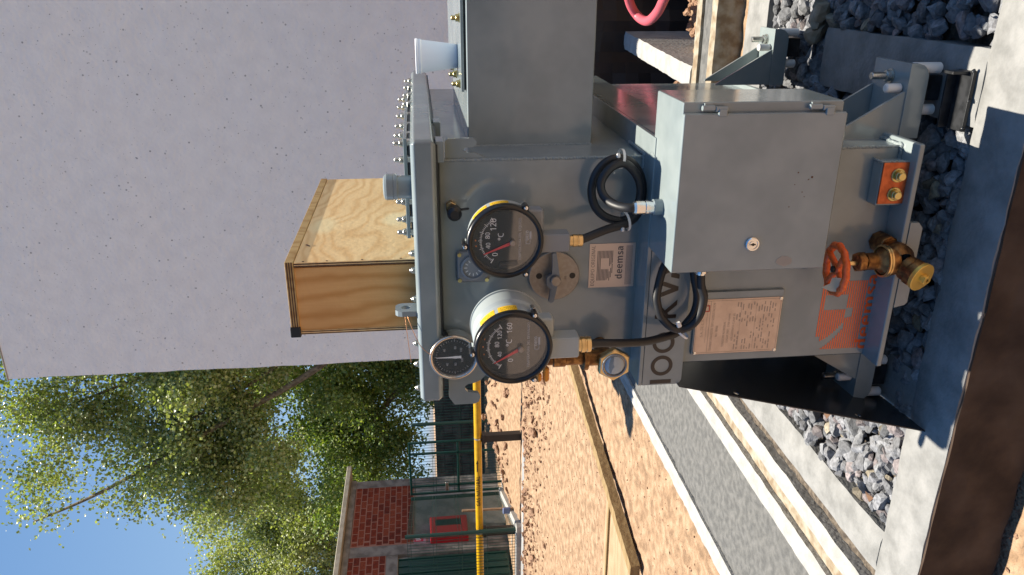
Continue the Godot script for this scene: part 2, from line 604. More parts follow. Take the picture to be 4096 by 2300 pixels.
	M.red_soil = textured(noise_tex(56, 0.02, 6, [Color(0.49, 0.41, 0.345), Color(0.57, 0.49, 0.425)], [0.3, 0.7], 512), 2.0, 0.97, fine, 0.8)
	M.clod = textured(noise_tex(55, 0.03, 6, [Color(0.489, 0.360, 0.272), Color(0.635, 0.514, 0.417)], [0.3, 0.7], 512), 0.4, 0.97, fine, 0.8)
	var gs := textured(noise_tex(57, 0.02, 6, [Color(0.72, 0.72, 0.72), Color(1, 1, 1)], [0.25, 0.75], 512), 0.16, 0.88, fine, 0.22)
	gs.vertex_color_use_as_albedo = true
	M.gravel = gs
	M.wall = textured(wall_tex(), 1.7, 0.93, noise_tex(58, 0.05, 5, [], [], 1024), 0.35)
	M.cement = textured(noise_tex(59, 0.01, 6, [Color(0.40, 0.39, 0.37), Color(0.52, 0.51, 0.49)], [0.3, 0.7], 512), 1.5, 0.93, mid, 0.4)
	M.far_block = textured(noise_tex(60, 0.01, 6, [Color(0.22, 0.215, 0.20), Color(0.33, 0.32, 0.30)], [0.3, 0.7], 512), 2.0, 0.95)
	M.brick = textured(noise_tex(61, 0.02, 5, [Color(0.40, 0.15, 0.075), Color(0.49, 0.19, 0.10)], [0.25, 0.75], 512), 0.7, 0.92, fine, 0.3)
	M.brick_dark = textured(noise_tex(62, 0.02, 5, [Color(0.33, 0.12, 0.065), Color(0.43, 0.16, 0.09)], [0.25, 0.75], 512), 0.7, 0.92, fine, 0.3)
	M.brick_pale = textured(noise_tex(67, 0.03, 5, [Color(0.44, 0.19, 0.11), Color(0.55, 0.26, 0.16)], [0.25, 0.75], 512), 0.5, 0.92, fine, 0.3)
	M.joint = mat(lin(0.30, 0.15, 0.11), 0.95)
	M.plaster = textured(noise_tex(63, 0.01, 5, [Color(0.48, 0.475, 0.46), Color(0.58, 0.575, 0.56)], [0.3, 0.7], 512), 1.5, 0.9)
	M.roof_edge = textured(noise_tex(64, 0.01, 5, [Color(0.588, 0.564, 0.499), Color(0.662, 0.637, 0.581)], [0.3, 0.7], 512), 1.2, 0.9)
	M.green = mat(lin(0.006, 0.055, 0.045), 0.35)
	M.green_door = mat(lin(0.006, 0.04, 0.034), 0.4)
	M.pipe_yellow = textured(noise_tex(68, 0.01, 6, [Color(0.70, 0.53, 0.06), Color(0.78, 0.61, 0.07)], [0.25, 0.7], 512, 0.65), 0.8, 0.3)
	M.black_paint = mat(lin(0.012, 0.010, 0.011), 0.4)
	M.fire_red = mat(lin(0.40, 0.008, 0.016), 0.35)
	M.pvc = mat(lin(0.38, 0.38, 0.37), 0.4)
	M.blue_cloth = mat(lin(0.14, 0.18, 0.33), 0.8)
	M.bark = textured(noise_tex(65, 0.02, 5, [Color(0.33, 0.28, 0.21), Color(0.50, 0.45, 0.36)], [0.3, 0.7], 256), 0.6, 0.9, mid, 0.6)
	M.blocker_dark = textured(noise_tex(66, 0.01, 6, [Color(0.09, 0.10, 0.06), Color(0.20, 0.19, 0.12)], [0.3, 0.7], 512), 6.0, 1.0)  # dark tone of the added, unseen sky blocker behind the viewer
	for k in 3:
		var lf := mat(Color.WHITE, [0.34, 0.42, 0.5][k])
		lf.vertex_color_use_as_albedo = true
		lf.backlight_enabled = true
		lf.backlight = Color(0.85, 0.9, 0.5)
		M["leaf%d" % k] = lf
	# wood
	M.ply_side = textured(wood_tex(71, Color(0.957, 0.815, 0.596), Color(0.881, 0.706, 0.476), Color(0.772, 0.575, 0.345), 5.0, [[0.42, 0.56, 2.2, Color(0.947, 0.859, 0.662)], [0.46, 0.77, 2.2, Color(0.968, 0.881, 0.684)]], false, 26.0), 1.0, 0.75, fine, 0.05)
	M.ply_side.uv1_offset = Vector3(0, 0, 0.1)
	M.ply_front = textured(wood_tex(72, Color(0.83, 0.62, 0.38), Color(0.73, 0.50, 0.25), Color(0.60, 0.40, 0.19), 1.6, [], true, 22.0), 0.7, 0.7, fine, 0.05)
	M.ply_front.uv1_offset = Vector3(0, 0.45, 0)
	M.ply_edge = mat(lin(0.30, 0.16, 0.07), 0.8)
	M.ply_edge_dark = mat(lin(0.07, 0.025, 0.012), 0.85)
	M.ply_rim = textured(wood_tex(73, Color(0.72, 0.60, 0.40), Color(0.62, 0.47, 0.27), Color(0.40, 0.28, 0.14), 2.0, []), 0.4, 0.8, null, 0.0, false)
	M.plank = textured(wood_tex(74, Color(0.555, 0.468, 0.318), Color(0.476, 0.381, 0.240), Color(0.381, 0.287, 0.177), 1.5, [], false), 0.5, 0.85, mid, 0.25)
	M.plank_pale = textured(wood_tex(75, Color(0.641, 0.532, 0.415), Color(0.590, 0.474, 0.357), Color(0.540, 0.407, 0.291), 1.5, [], false), 0.7, 0.85, mid, 0.12)
	M.tape = mat(lin(0.01, 0.009, 0.008), 0.5)

# ------------------------------------------------------------------ the scene
func _ready() -> void:
	rng.seed = 20240611
	# camera: a phone held upright on its side, so the picture's left is up
	var cam := Camera3D.new()
	cam.name = "camera"
	var right := Vector3(0.92806, -0.03874, -0.37040)
	var up := Vector3(-0.00497, 0.99322, -0.11613)
	var back := Vector3(0.37239, 0.10973, 0.92156)
	cam.transform = Transform3D(Basis(-up, right, back).orthonormalized(), Vector3(0, 1.15, 1.75))
	cam.fov = 40.12
	cam.near = 0.05
	cam.far = 600.0
	add_child(cam)
	cam.current = true
	var env := Environment.new()
	env.background_mode = Environment.BG_SKY
	var sky := Sky.new()
	var sm := ProceduralSkyMaterial.new()
	sm.sky_top_color = Color(0.29, 0.50, 0.76)
	sm.sky_horizon_color = Color(0.68, 0.81, 0.92)
	sm.sky_curve = 0.30
	sm.ground_bottom_color = Color(0.36, 0.29, 0.23)
	sm.ground_horizon_color = Color(0.55, 0.50, 0.45)
	sm.sun_angle_max = 12.0
	sm.sky_energy_multiplier = 0.74
	sky.sky_material = sm
	env.sky = sky
	env.tonemap_mode = Environment.TONE_MAPPER_LINEAR
	env.tonemap_exposure = 2.2
	env.sdfgi_enabled = true
	env.ssao_enabled = true
	env.ssil_enabled = true
	var we := WorldEnvironment.new()
	we.name = "world_environment"
	we.environment = env
	add_child(we)
	var sun := DirectionalLight3D.new()
	sun.name = "sun"
	sun.light_energy = 1.6
	sun.light_color = Color(1.0, 0.965, 0.90)
	sun.light_angular_distance = 0.5
	sun.shadow_enabled = true
	add_child(sun)
	sun.look_at_from_position(Vector3.ZERO, -Vector3(0.085, 1.0, -0.15), Vector3.RIGHT)

	make_materials()
	build_ground()
	build_concrete()
	build_wall()
	build_building()
	build_fence()
	build_pipe()
	build_trees()
	build_yard()
	build_transformer()
	build_on_transformer()
	build_pit()

# ---------------------------------------------------------------- ground
var gn := FastNoiseLite.new()

func ground_y(x: float, z: float) -> float:
	var fine := 0.010 * gn.get_noise_2d(x * 9.0, z * 9.0) + 0.020 * gn.get_noise_2d(x * 2.2, z * 2.2)
	var y := -0.118
	if z < -3.5:
		y += 0.03 * smoothstep(-3.5, -6.5, z)
	# a low ridge of dug earth in the yard
	var ridge := exp(-pow((z + 6.3 + 0.35 * gn.get_noise_2d(x * 0.6, 3.0)) / 0.55, 2.0)) * smoothstep(-1.8, -3.4, x)
	y += ridge * (0.05 + 0.10 * absf(gn.get_noise_2d(x * 4.0, z * 4.0)))
	var mound := exp(-(pow((x + 6.6) / 1.0, 2.0) + pow((z + 9.4) / 0.9, 2.0)))
	y += mound * (0.30 + 0.12 * gn.get_noise_2d(x * 4.0, z * 4.0))
	# lower ground in front of the kerb
	y = lerpf(y, -0.335, smoothstep(0.05, 0.30, z) * (1.0 - 0.6 * smoothstep(-2.6, -5.0, x)))
	y += fine
	# under the slab and in the pit
	if x > -2.40 and x < 2.2 and z > -1.56 and z < 0.2:
		y = -0.5
	if x > -2.40 and x < -1.7 and z > -7.2 and z < 0.2:
		y = -0.5
	if x > -0.30 and x < 2.0 and z > -3.0 and z <= -1.5:
		y = -0.44 + 0.27 * smoothstep(-2.45, -2.05, z + 0.12 * gn.get_noise_2d(x * 5.0, 2.0)) + fine * 2.0
	elif x > -0.72 and x <= -0.30 and z > -3.2 and z <= -1.6:
		y = lerpf(-0.46, -0.16, smoothstep(-2.45, -2.05, z + 0.15 * gn.get_noise_2d(x * 6.0, 1.0))) + fine * 2.0
	return y

func build_ground() -> void:
	gn.seed = 9
	gn.frequency = 0.9
	gn.fractal_octaves = 4
	var xs := [-260.0, -120.0, -60.0, -40.0, -28.0, -20.0, -16.0, -14.0, -12.5, -11.5, -10.5]
	var x := -9.8
	while x < -6.0:
		xs.append(x); x += 0.11
	while x < -2.3:
		xs.append(x); x += 0.05
	while x < 2.4:
		xs.append(x); x += 0.07
	xs.append_array([2.6, 3.0, 4.0, 5.5, 8.0, 12.0, 18.0, 28.0, 45.0, 80.0, 140.0, 260.0])
	var zs := [-260.0, -140.0, -80.0, -50.0, -34.0, -24.0, -18.0, -15.0, -13.0, -12.0]
	var z := -11.2
	while z < -8.0:
		zs.append(z); z += 0.13
	while z < 0.9:
		zs.append(z); z += 0.05
	while z < 3.0:
		zs.append(z); z += 0.12
	zs.append_array([3.4, 4.0, 5.0, 6.0, 7.0, 8.0, 9.0, 10.0, 11.5, 13.0, 15.0, 18.0, 22.0, 28.0, 40.0])
	var mb := MB.new()
	var far := MB.new()
	var nx := xs.size()
	var nz := zs.size()
	var p := PackedVector3Array()
	for j in nz:
		for i in nx:
			p.append(Vector3(xs[i], ground_y(xs[i], zs[j]), zs[j]))
	var nn := PackedVector3Array()
	for j in nz:
		for i in nx:
			var dx := p[j * nx + mini(i + 1, nx - 1)] - p[j * nx + maxi(i - 1, 0)]
			var dz := p[mini(j + 1, nz - 1) * nx + i] - p[maxi(j - 1, 0) * nx + i]
			nn.append(dz.cross(dx).normalized())
	for j in nz - 1:
		for i in nx - 1:
			var a := j * nx + i
			(mb if zs[j] < 0.85 else far).quad(p[a], p[a + 1], p[a + nx + 1], p[a + nx], nn[a], nn[a + 1], nn[a + nx + 1], nn[a + nx])
	struct("ground", mb, M.dirt)
	struct("ground", far, M.red_soil)
	# added unseen dark rise behind the viewer, blocks sky light and darkens reflections
	var hb := MB.new()
	var prev: Array = []
	for i in 61:
		var hx := -60.0 + 2.0 * i
		var top := 5.6 + 1.6 * gn.get_noise_2d(hx * 0.3, 50.0)
		var cur := [Vector3(hx, -0.6, 10.6 + 0.5 * gn.get_noise_2d(hx * 0.5, 9.0)), Vector3(hx, top * 0.45, 11.4), Vector3(hx, top * 0.85, 12.8), Vector3(hx, top, 15.0), Vector3(hx, -0.6, 60.0)]
		if prev.size():
			for k in 4:
				hb.fquad(prev[k], cur[k], cur[k + 1], prev[k + 1], Vector3(0, 1, -0.5))
		prev = cur
	struct("hillside", hb, M.blocker_dark)

# a concrete strip with an uneven top and worn edges
func slab(x0: float, x1: float, z0: float, z1: float, yt: float, yb: float, amp: float, step: float, sd: float, edge := 0.006, skew := 0.0) -> MB:
	var mb := MB.new()
	var nx := maxi(2, int(ceil((x1 - x0) / step)))
	var nz := maxi(2, int(ceil((z1 - z0) / step)))
	var P := func(i: int, j: int) -> Vector3:
		var x := lerpf(x0, x1, float(i) / nx)
		var z := lerpf(z0, z1, float(j) / nz)
		var y := yt + amp * gn.get_noise_2d(x * 7.0 + sd, z * 7.0) + amp * 0.5 * gn.get_noise_2d(x * 22.0, z * 22.0 + sd)
		var wob := 0.6 * edge
		if i == 0 or i == nx:
			y -= edge
			x += wob * gn.get_noise_2d(z * 14.0, sd + 3.0 * i)
		if j == 0 or j == nz:
			y -= edge
			z += wob * gn.get_noise_2d(x * 14.0, sd + 5.0 * j)
		return Vector3(x + skew * (z - z0), y, z)
	var p := []
	for j in nz + 1:
		for i in nx + 1:
			p.append(P.call(i, j))
	var w := nx + 1
	var nn := []
	for j in nz + 1:
		for i in nx + 1:
			var dx: Vector3 = p[j * w + mini(i + 1, nx)] - p[j * w + maxi(i - 1, 0)]
			var dz: Vector3 = p[mini(j + 1, nz) * w + i] - p[maxi(j - 1, 0) * w + i]
			nn.append(dz.cross(dx).normalized())
	for j in nz:
		for i in nx:
			var a := j * w + i
			mb.quad(p[a], p[a + 1], p[a + w + 1], p[a + w], nn[a], nn[a + 1], nn[a + w + 1], nn[a + w])
	var rimloop := []
	for i in nx:
		rimloop.append([i, i + 1, Vector3(0, 0, -1)])
		rimloop.append([nz * w + i, nz * w + i + 1, Vector3(0, 0, 1)])
	for j in nz:
		rimloop.append([j * w, (j + 1) * w, Vector3(-1, 0, 0)])
		rimloop.append([j * w + nx, (j + 1) * w + nx, Vector3(1, 0, 0)])
	for r in rimloop:
		var a: Vector3 = p[r[0]]
		var b: Vector3 = p[r[1]]
		mb.fquad(a, b, Vector3(b.x, yb, b.z), Vector3(a.x, yb, a.z), r[2])
	return mb

func gravel_bed(called: String, x0: float, x1: float, z0: float, z1: float, y: float, count: int, avoid: Array, label: String) -> void:
	var mb := MB.new()
	var r := RandomNumberGenerator.new()
	r.seed = hash(called + label)
	for i in count:
		var p := Vector3(r.randf_range(x0, x1), 0, r.randf_range(z0, z1))
		var bad := false
		for a in avoid:
			if p.x > a[0] and p.x < a[1] and p.z > a[2] and p.z < a[3]:
				bad = true
		if bad:
			continue
		p.y = y + r.randf_range(-0.016, 0.012)
		var s := r.randf_range(0.018, 0.032)
		if r.randf() < 0.12:
			s *= 1.25
		var g := r.randf_range(0.14, 0.34)
		mb.col = Color(g * 0.97, g * 0.99, g * 1.05)
		var k := r.randf()
		if k < 0.10:
			mb.col = Color(g * 1.08, g * 0.93, g * 0.93)
		elif k < 0.13:
			mb.col = Color(g * 1.15, g * 1.0, g * 0.75)
		mb.rock(p, Vector3(s * r.randf_range(0.85, 1.35), s * r.randf_range(0.6, 1.0), s), r, 0.3)
	stuff(called, mb, M.gravel, label, "gravel")

func build_concrete() -> void:
	# front rim of the transformer pad, its face stained by the soil
	struct("kerb", slab(-3.2, 2.4, 0.083, 0.243, -0.1, -0.6, 0.004, 0.03, 1.0, 0.007), M.conc)
	var face := MB.new()
	var n := 110
	for i in n:
		var xa := -3.2 + 5.6 * i / n
		var xb := -3.2 + 5.6 * (i + 1) / n
		var ya := -0.112 - 0.004 * gn.get_noise_2d(xa * 8.0, 77.0)
		var yb := -0.112 - 0.004 * gn.get_noise_2d(xb * 8.0, 77.0)
		for s in 6:
			var t0 := float(s) / 6
			var t1 := float(s + 1) / 6
			var q := func(xx: float, yy: float, t: float) -> Vector3:
				return Vector3(xx, lerpf(yy, -0.5, t), 0.2475 + 0.02 * t + 0.004 * gn.get_noise_2d(xx * 6.0, t * 5.0))
			face.fquad(q.call(xa, ya, t0), q.call(xb, yb, t0), q.call(xb, yb, t1), q.call(xa, ya, t1), Vector3(0, 0.1, 1))
		face.fquad(Vector3(xa, ya, 0.2475), Vector3(xb, yb, 0.2475), Vector3(xb, yb + 0.002, 0.243), Vector3(xa, ya + 0.002, 0.243), Vector3.UP)
	struct("kerb_face", face, M.conc_brown)
	# concrete floor under the stones
	var bed := MB.new()
	bed.bb(-1.5, 2.3, -0.6, -0.17, -1.3, 0.08)
	struct("pad_floor", bed, M.soil)
	# plinths that carry the brackets
	struct("plinth", slab(-0.325, -0.153, -0.66, 0.081, -0.1, -0.6, 0.002, 0.03, 8.0, 0.005), M.conc)
	struct("plinth", slab(-1.115, -0.965, -0.66, 0.081, -0.105, -0.6, 0.002, 0.03, 9.0, 0.005), M.conc)
	# the run of concrete strips of the cable trench, left
	struct("trench_kerb", slab(-1.60, -1.465, -7.2, 0.081, -0.1, -0.6, 0.003, 0.04, 12.0, 0.006), M.conc)
	struct("trench_joint", slab(-1.662, -1.602, -7.2, 0.07, -0.135, -0.6, 0.014, 0.025, 13.0, 0.004), M.soil)
	struct("trench_lip", slab(-1.735, -1.664, -7.2, 0.30, -0.097, -0.6, 0.004, 0.03, 14.0, 0.006), M.conc_white)
	struct("trench_ledge", slab(-1.80, -1.737, -7.2, 0.30, -0.118, -0.6, 0.005, 0.03, 15.0, 0.003), M.conc_beige)
	struct("trench_lip", slab(-1.885, -1.802, -7.2, 0.30, -0.094, -0.6, 0.003, 0.03, 16.0, 0.006), M.conc_white)
	struct("mortar_bed", slab(-2.385, -1.887, -7.2, 0.30, -0.112, -0.6, 0.009, 0.03, 17.0, 0.002), M.mortar)
	struct("yard_kerb", slab(-2.432, -2.387, -7.2, 0.30, -0.097, -0.6, 0.002, 0.04, 18.0, 0.004), M.conc_white)
	struct("yard_kerb", slab(-2.50, -2.440, -7.2, 0.30, -0.101, -0.6, 0.006, 0.03, 19.0, 0.008), M.conc_white)
	# rear rim and the trench walls seen under the terminal box
	struct("rear_kerb", slab(-1.46, 2.2, -1.285, -1.10, -0.098, -0.6, 0.004, 0.04, 21.0, 0.007), M.conc)
	struct("rear_soil", slab(-1.46, 2.2, -1.345, -1.287, -0.112, -0.6, 0.012, 0.03, 22.0, 0.006), M.dirt)
	struct("trench_wall", slab(-1.46, 2.2, -1.405, -1.347, -0.004, -0.6, 0.003, 0.04, 23.0, 0.006), M.conc_beige)
	struct("trench_groove", slab(-1.46, 2.2, -1.515, -1.407, -0.018, -0.6, 0.003, 0.04, 24.0, 0.003), M.mortar)
	struct("trench_wall", slab(-1.46, 2.2, -1.575, -1.517, -0.002, -0.6, 0.003, 0.04, 25.0, 0.006), M.conc_beige)
	struct("trench_beam", slab(-0.395, -0.305, -2.72, -1.577, 0.004, -0.6, 0.003, 0.03, 26.0, 0.006, -0.055), M.conc_white)
	gravel_bed("gravel", -1.455, -0.34, -1.08, 0.075, -0.128, 2300, [[-0.96, -0.42, -1.08, -0.35]], "crushed grey stone filling the sunlit bed left of the transformer")
	gravel_bed("gravel", -0.34, 0.95, -1.08, 0.08, -0.128, 1900, [[-0.335, -0.148, -0.67, 0.09]], "crushed grey stone in the bed right of the transformer, mostly shaded")

func build_wall() -> void:
	var w := thing("plastered_wall", "tall lilac grey plastered wall with rough speckled finish behind the transformer", "wall", Vector3(0, -0.1, -3.1))
	var mb := MB.new()
	# front face with a slightly wavy surface
	var x0 := -2.41
	var x1 := 4.5
	var nx := 90
	var ny := 60
	var p := []
	for j in ny + 1:
		for i in nx + 1:
			var x := lerpf(x0, x1, float(i) / nx)
			var y := lerpf(0.16, 3.79, float(j) / ny)
			var e := 0.008 * gn.get_noise_2d(y * 3.0, 5.0) if i == 0 else 0.0
			p.append(Vector3(x + e, y, -3.0 + 0.004 * gn.get_noise_2d(x * 3.0, y * 3.0)))
	for j in ny:
		for i in nx:
			var a := j * (nx + 1) + i
			mb.fquad(p[a], p[a + 1], p[a + nx + 2], p[a + nx + 1], Vector3(0, 0, 1))
	for j in ny:
		var a: Vector3 = p[j * (nx + 1)]
		var b: Vector3 = p[(j + 1) * (nx + 1)]
		mb.fquad(a, b, Vector3(b.x, b.y, -3.17), Vector3(a.x, a.y, -3.17), Vector3(-1, 0, 0))
	mb.fquad(p[ny * (nx + 1)], p[ny * (nx + 1) + nx], Vector3(x1, 3.79, -3.17), Vector3(x0, 3.79, -3.17), Vector3.UP)
	mb.bb(x0, x1, 0.16, 3.788, -3.19, -3.06)
	put(w, "wall", mb, M.wall)
	var cap := MB.new()
	cap.bb(x0 - 0.012, x1, 3.791, 3.80, -3.2, -2.993, 0.003)
	put(w, "coping", cap, M.conc_white)
	var pil := MB.new()
	var poly := PackedVector2Array()
	poly.append(Vector2(x0 + 0.1, -0.2))
	poly.append(Vector2(x0 - 0.055, -0.2))
	for k in 26:
		var yy := -0.2 + 2.75 * k / 25
		poly.append(Vector2(x0 - 0.048 + 0.010 * gn.get_noise_2d(yy * 7.0, 91.0) + 0.008 * yy / 2.5, yy))
	poly.append(Vector2(x0 + 0.1, 2.55))
	pil.extrude(at(0, 0, -3.42), poly, 0.22)
	put(w, "pilaster", pil, M.cement)

# ---------------------------------------------------------------- far left: building, fence, pipe
func build_building() -> void:
	var b := thing("brick_building", "low red brick building with grey concrete frame and green door", "building", Vector3(-11, -0.1, -9))
	var X := -9.0
	var mb := MB.new()
	mb.bb(X - 4.0, X - 0.03, -0.15, 1.50, -10.95, -9.15)
	mb.bb(X - 4.0, X - 0.06, 1.50, 2.62, -10.9, -4.0)
	put(b, "wall", mb, M.plaster)
	var col := MB.new()
	col.bb(X - 0.3, X + 0.01, -0.15, 2.60, -10.98, -10.76, 0.006)
	put(b, "column", col, M.cement)
	col = MB.new()
	col.bb(X - 0.3, X + 0.012, -0.15, 2.60, -9.12, -8.87, 0.006)
	put(b, "column", col, M.cement)
	var beam := MB.new()
	beam.bb(X - 0.3, X + 0.022, 2.575, 2.68, -11.0, -4.0, 0.006)
	put(b, "beam", beam, M.cement)
	beam = MB.new()
	beam.bb(X - 0.3, X + 0.004, 1.767, 1.965, -8.868, -4.0, 0.006)
	put(b, "lintel", beam, M.cement)
	var roof := MB.new()
	roof.bb(X - 4.2, X + 0.16, 2.685, 2.77, -11.3, -4.0, 0.01)
	put(b, "roof", roof, M.roof_edge)
	# bricks, each its own piece
	var shape := []
	for k in 3:
		var bm := MB.new()
		bm.box(Transform3D(), Vector3(0.05, 0.088 + 0.001 * k, 0.182 - 0.002 * k), 0.004)
		shape.append(bm.mesh())
	var half := MB.new()
	half.box(Transform3D(), Vector3(0.05, 0.091, 0.085), 0.004)
	var halfm := half.mesh()
	var lay := func(y0: float, rows: int, za: float, zb: float) -> void:
		for r in rows:
			var y := y0 + 0.052 + r * 0.1045
			var z := za - (0.0 if r % 2 == 0 else 0.1)
			while z < zb - 0.02:
				var a := maxf(z, za)
				var e := minf(z + 0.187, zb)
				if e - a > 0.06:
					var o := MeshInstance3D.new()
					o.mesh = halfm if e - a < 0.15 else shape[rng.randi() % 3]
					o.material_override = [M.brick, M.brick, M.brick_dark, M.brick_pale][rng.randi() % 4]
					var used := 0
					o.name = numbered("brick")
					b.add_child(o, true)
					o.position = Vector3(X - 0.014 + rng.randf_range(-0.003, 0.003), y, (a + e) * 0.5) - b.position
				z += 0.2
	lay.call(1.515, 10, -10.755, -9.125)
	lay.call(1.97, 6, -8.865, -7.3)
	var jm := MB.new()
	jm.bb(X - 0.08, X + 0.006, 1.505, 2.57, -10.757, -9.122)
	jm.bb(X - 0.08, X + 0.006, 1.966, 2.57, -8.868, -7.2)
	put(b, "mortar_joints", jm, M.joint)
	var door := MB.new()
	door.bb(X - 0.12, X - 0.04, -0.05, 1.76, -8.82, -7.3, 0.004)
	put(b, "door", door, M.green_door)
	for k in 9:
		var rb := MB.new()
		rb.bb(X - 0.04, X - 0.02, -0.03, 1.75, -8.80 + 0.165 * k, -8.78 + 0.165 * k, 0.003)
		put(b, "door_rib", rb, M.green)
	# fire cabinet and the sign above it
	var f := thing("fire_cabinet", "red hose cabinet with a dark window on the pale wall", "cabinet", Vector3(X, 0.55, -9.35))
	var fb := MB.new()
	fb.bb(X - 0.03, X + 0.13, 0.58, 1.225, -9.63, -9.075, 0.01)
	put(f, "case", fb, M.fire_red)
	var fr := MB.new()
	for q in [[0.60, 0.68, -9.61, -9.09], [1.13, 1.205, -9.61, -9.09], [0.68, 1.13, -9.61, -9.535], [0.68, 1.13, -9.36, -9.09]]:
		fr.bb(X + 0.13, X + 0.15, q[0], q[1], q[2], q[3], 0.004)
	put(f, "door_frame", fr, M.fire_red)
	var fg := MB.new()
	fg.bb(X + 0.131, X + 0.136, 0.68, 1.13, -9.536, -9.36)
	put(f, "window", fg, M.black)
	var s := thing("wall_sign", "small red and white sign above the red hose cabinet", "sign", Vector3(X, 1.3, -9.2))
	var sb := MB.new()
	sb.bb(X - 0.02, X + 0.006, 1.30, 1.515, -9.33, -9.10, 0.002)
	put(s, "board", sb, mat(lin(0.35, 0.30, 0.33), 0.5))
	sb = MB.new()
	sb.bb(X + 0.0062, X + 0.009, 1.345, 1.50, -9.325, -9.16)
	put(s, "red_field", sb, mat(lin(0.45, 0.03, 0.07), 0.5))
	sb = MB.new()
	for q in [[1.40, 1.475, -9.30, -9.27], [1.40, 1.48, -9.255, -9.22], [1.385, 1.47, -9.205, -9.19]]:
		sb.bb(X + 0.0092, X + 0.011, q[0], q[1], q[2], q[3])
	put(s, "pictogram", sb, M.white_print)
	# grey wall far behind the fence
	var gw := thing("block_wall", "weathered dark grey block wall far behind the green fence", "wall", Vector3(-7, -0.1, -14))
	var y := -0.15
	var r := 0
	while y < 0.9:
		var bx := -14.0 + (0.0 if r % 2 == 0 else -0.2)
		while bx < -2.2:
			var km := MB.new()
			km.bb(bx, bx + 0.392, y, y + 0.192, -14.15, -14.0 + rng.randf_range(-0.004, 0.004), 0.006)
			put(gw, "block", km, M.far_block).name = numbered("block")
			bx += 0.4
		y += 0.2
		r += 1
	var gb := MB.new()
	gb.bb(-14.2, -2.0, -0.2, 0.95, -14.14, -14.03)
	gb.bb(-14.2, -2.0, 0.95, 1.0, -14.17, -13.99)
	put(gw, "core", gb, M.far_block)

func post(parent: Node3D, called: String, a: Vector3, b: Vector3, r: float, m: Material) -> void:
	var mb := MB.new()
	mb.tube(PackedVector3Array([a, b]), r, 12)
	put(parent, called, mb, m)

func mesh_panel(parent: Node3D, a: Vector3, b: Vector3, h: float) -> void:
	var mb := MB.new()
	var len := a.distance_to(b)
	var n := int(len / 0.052)
	for i in n + 1:
		var p := a.lerp(b, float(i) / n)
		mb.bar(p, p + Vector3(0, h, 0), 0.0056, 0.0056, 0.0, (b - a).normalized())
	for k in 5:
		var y := h * (0.03 + 0.235 * k)
		mb.bar(a + Vector3(0, y, 0), b + Vector3(0, y, 0), 0.006, 0.006)
		mb.bar(a + Vector3(0, y + 0.05, 0), b + Vector3(0, y + 0.05, 0), 0.005, 0.005)
	stuff("wire_mesh", mb, M.green, "", "", parent)

func build_fence() -> void:
	var A := Vector3(-7.45, -0.06, -7.4)
	var B := Vector3(-8.50, -0.08, -9.72)
	var f := thing("mesh_fence", "green welded wire fence in front of the brick building", "fence", A)
	post(f, "post", A, A + Vector3(0.0, 1.63, 0.0), 0.029, M.green)
	post(f, "post", B + Vector3(-0.03, 0, 0), B + Vector3(-0.03, 1.62, 0), 0.03, M.green)
	post(f, "post", Vector3(-10.2, -0.06, -7.4), Vector3(-10.2, 1.57, -7.4), 0.04, M.green)
	mesh_panel(f, A + Vector3(0, 0.05, 0), B + Vector3(0, 0.05, 0), 1.55)
	mesh_panel(f, A + Vector3(-0.05, 0.05, 0), Vector3(-10.2, -0.01, -7.4), 1.55)
	var g := thing("mesh_gate", "green framed wire gate hung between two fence posts", "gate", Vector3(-8, -0.08, -9.7))
	var fr := MB.new()
	var z := -9.72
	for q in [[-7.40, -0.09, -7.40, 1.54], [-8.43, -0.09, -8.43, 1.54], [-7.40, 1.52, -8.43, 1.52], [-7.40, -0.07, -8.43, -0.07], [-7.40, 0.70, -8.43, 0.70], [-7.62, -0.07, -7.62, 1.52], [-8.28, -0.07, -8.28, 1.52]]:
		fr.bar(Vector3(q[0], q[1], z), Vector3(q[2], q[3], z), 0.036, 0.036, 0.004)
	put(g, "frame", fr, M.green)
	var hm := MB.new()
	hm.bb(-8.36, -8.20, 0.88, 0.93, z + 0.03, z + 0.06, 0.005)
	put(g, "latch", hm, M.zinc)
	mesh_panel(g, Vector3(-7.40, -0.05, z), Vector3(-8.43, -0.05, z), 1.55)
	var f2 := thing("mesh_fence", "green wire fence running right from the gate, before the dark block wall", "fence", Vector3(-6, -0.1, -9.75))
	post(f2, "post", Vector3(-7.06, -0.1, -9.75), Vector3(-7.06, 1.47, -9.75), 0.03, M.green)
	post(f2, "post", Vector3(-4.6, -0.1, -9.75), Vector3(-4.6, 1.47, -9.75), 0.03, M.green)
	mesh_panel(f2, Vector3(-7.35, -0.05, -9.75), Vector3(-4.6, -0.05, -9.75), 1.4)
	var kb := MB.new()
	kb.bar(A + Vector3(0.02, -0.03, 0.02), B + Vector3(0, 0.0, 0), 0.17, 0.16, 0.012)
	struct("fence_kerb", kb, M.conc_white)
	kb = MB.new()
	kb.bb(-10.4, -7.36, -0.2, -0.01, -7.5, -7.32, 0.012)
	struct("fence_kerb", kb, M.conc_white)
	kb = MB.new()
	kb.bb(-8.4, -4.4, -0.2, -0.05, -9.86, -9.66, 0.012)
	struct("fence_kerb", kb, M.conc_white)
	var paving := MB.new()
	paving.bb(-9.03, -8.5, -0.3, -0.095, -11.0, -7.6)
	struct("path", paving, M.conc)

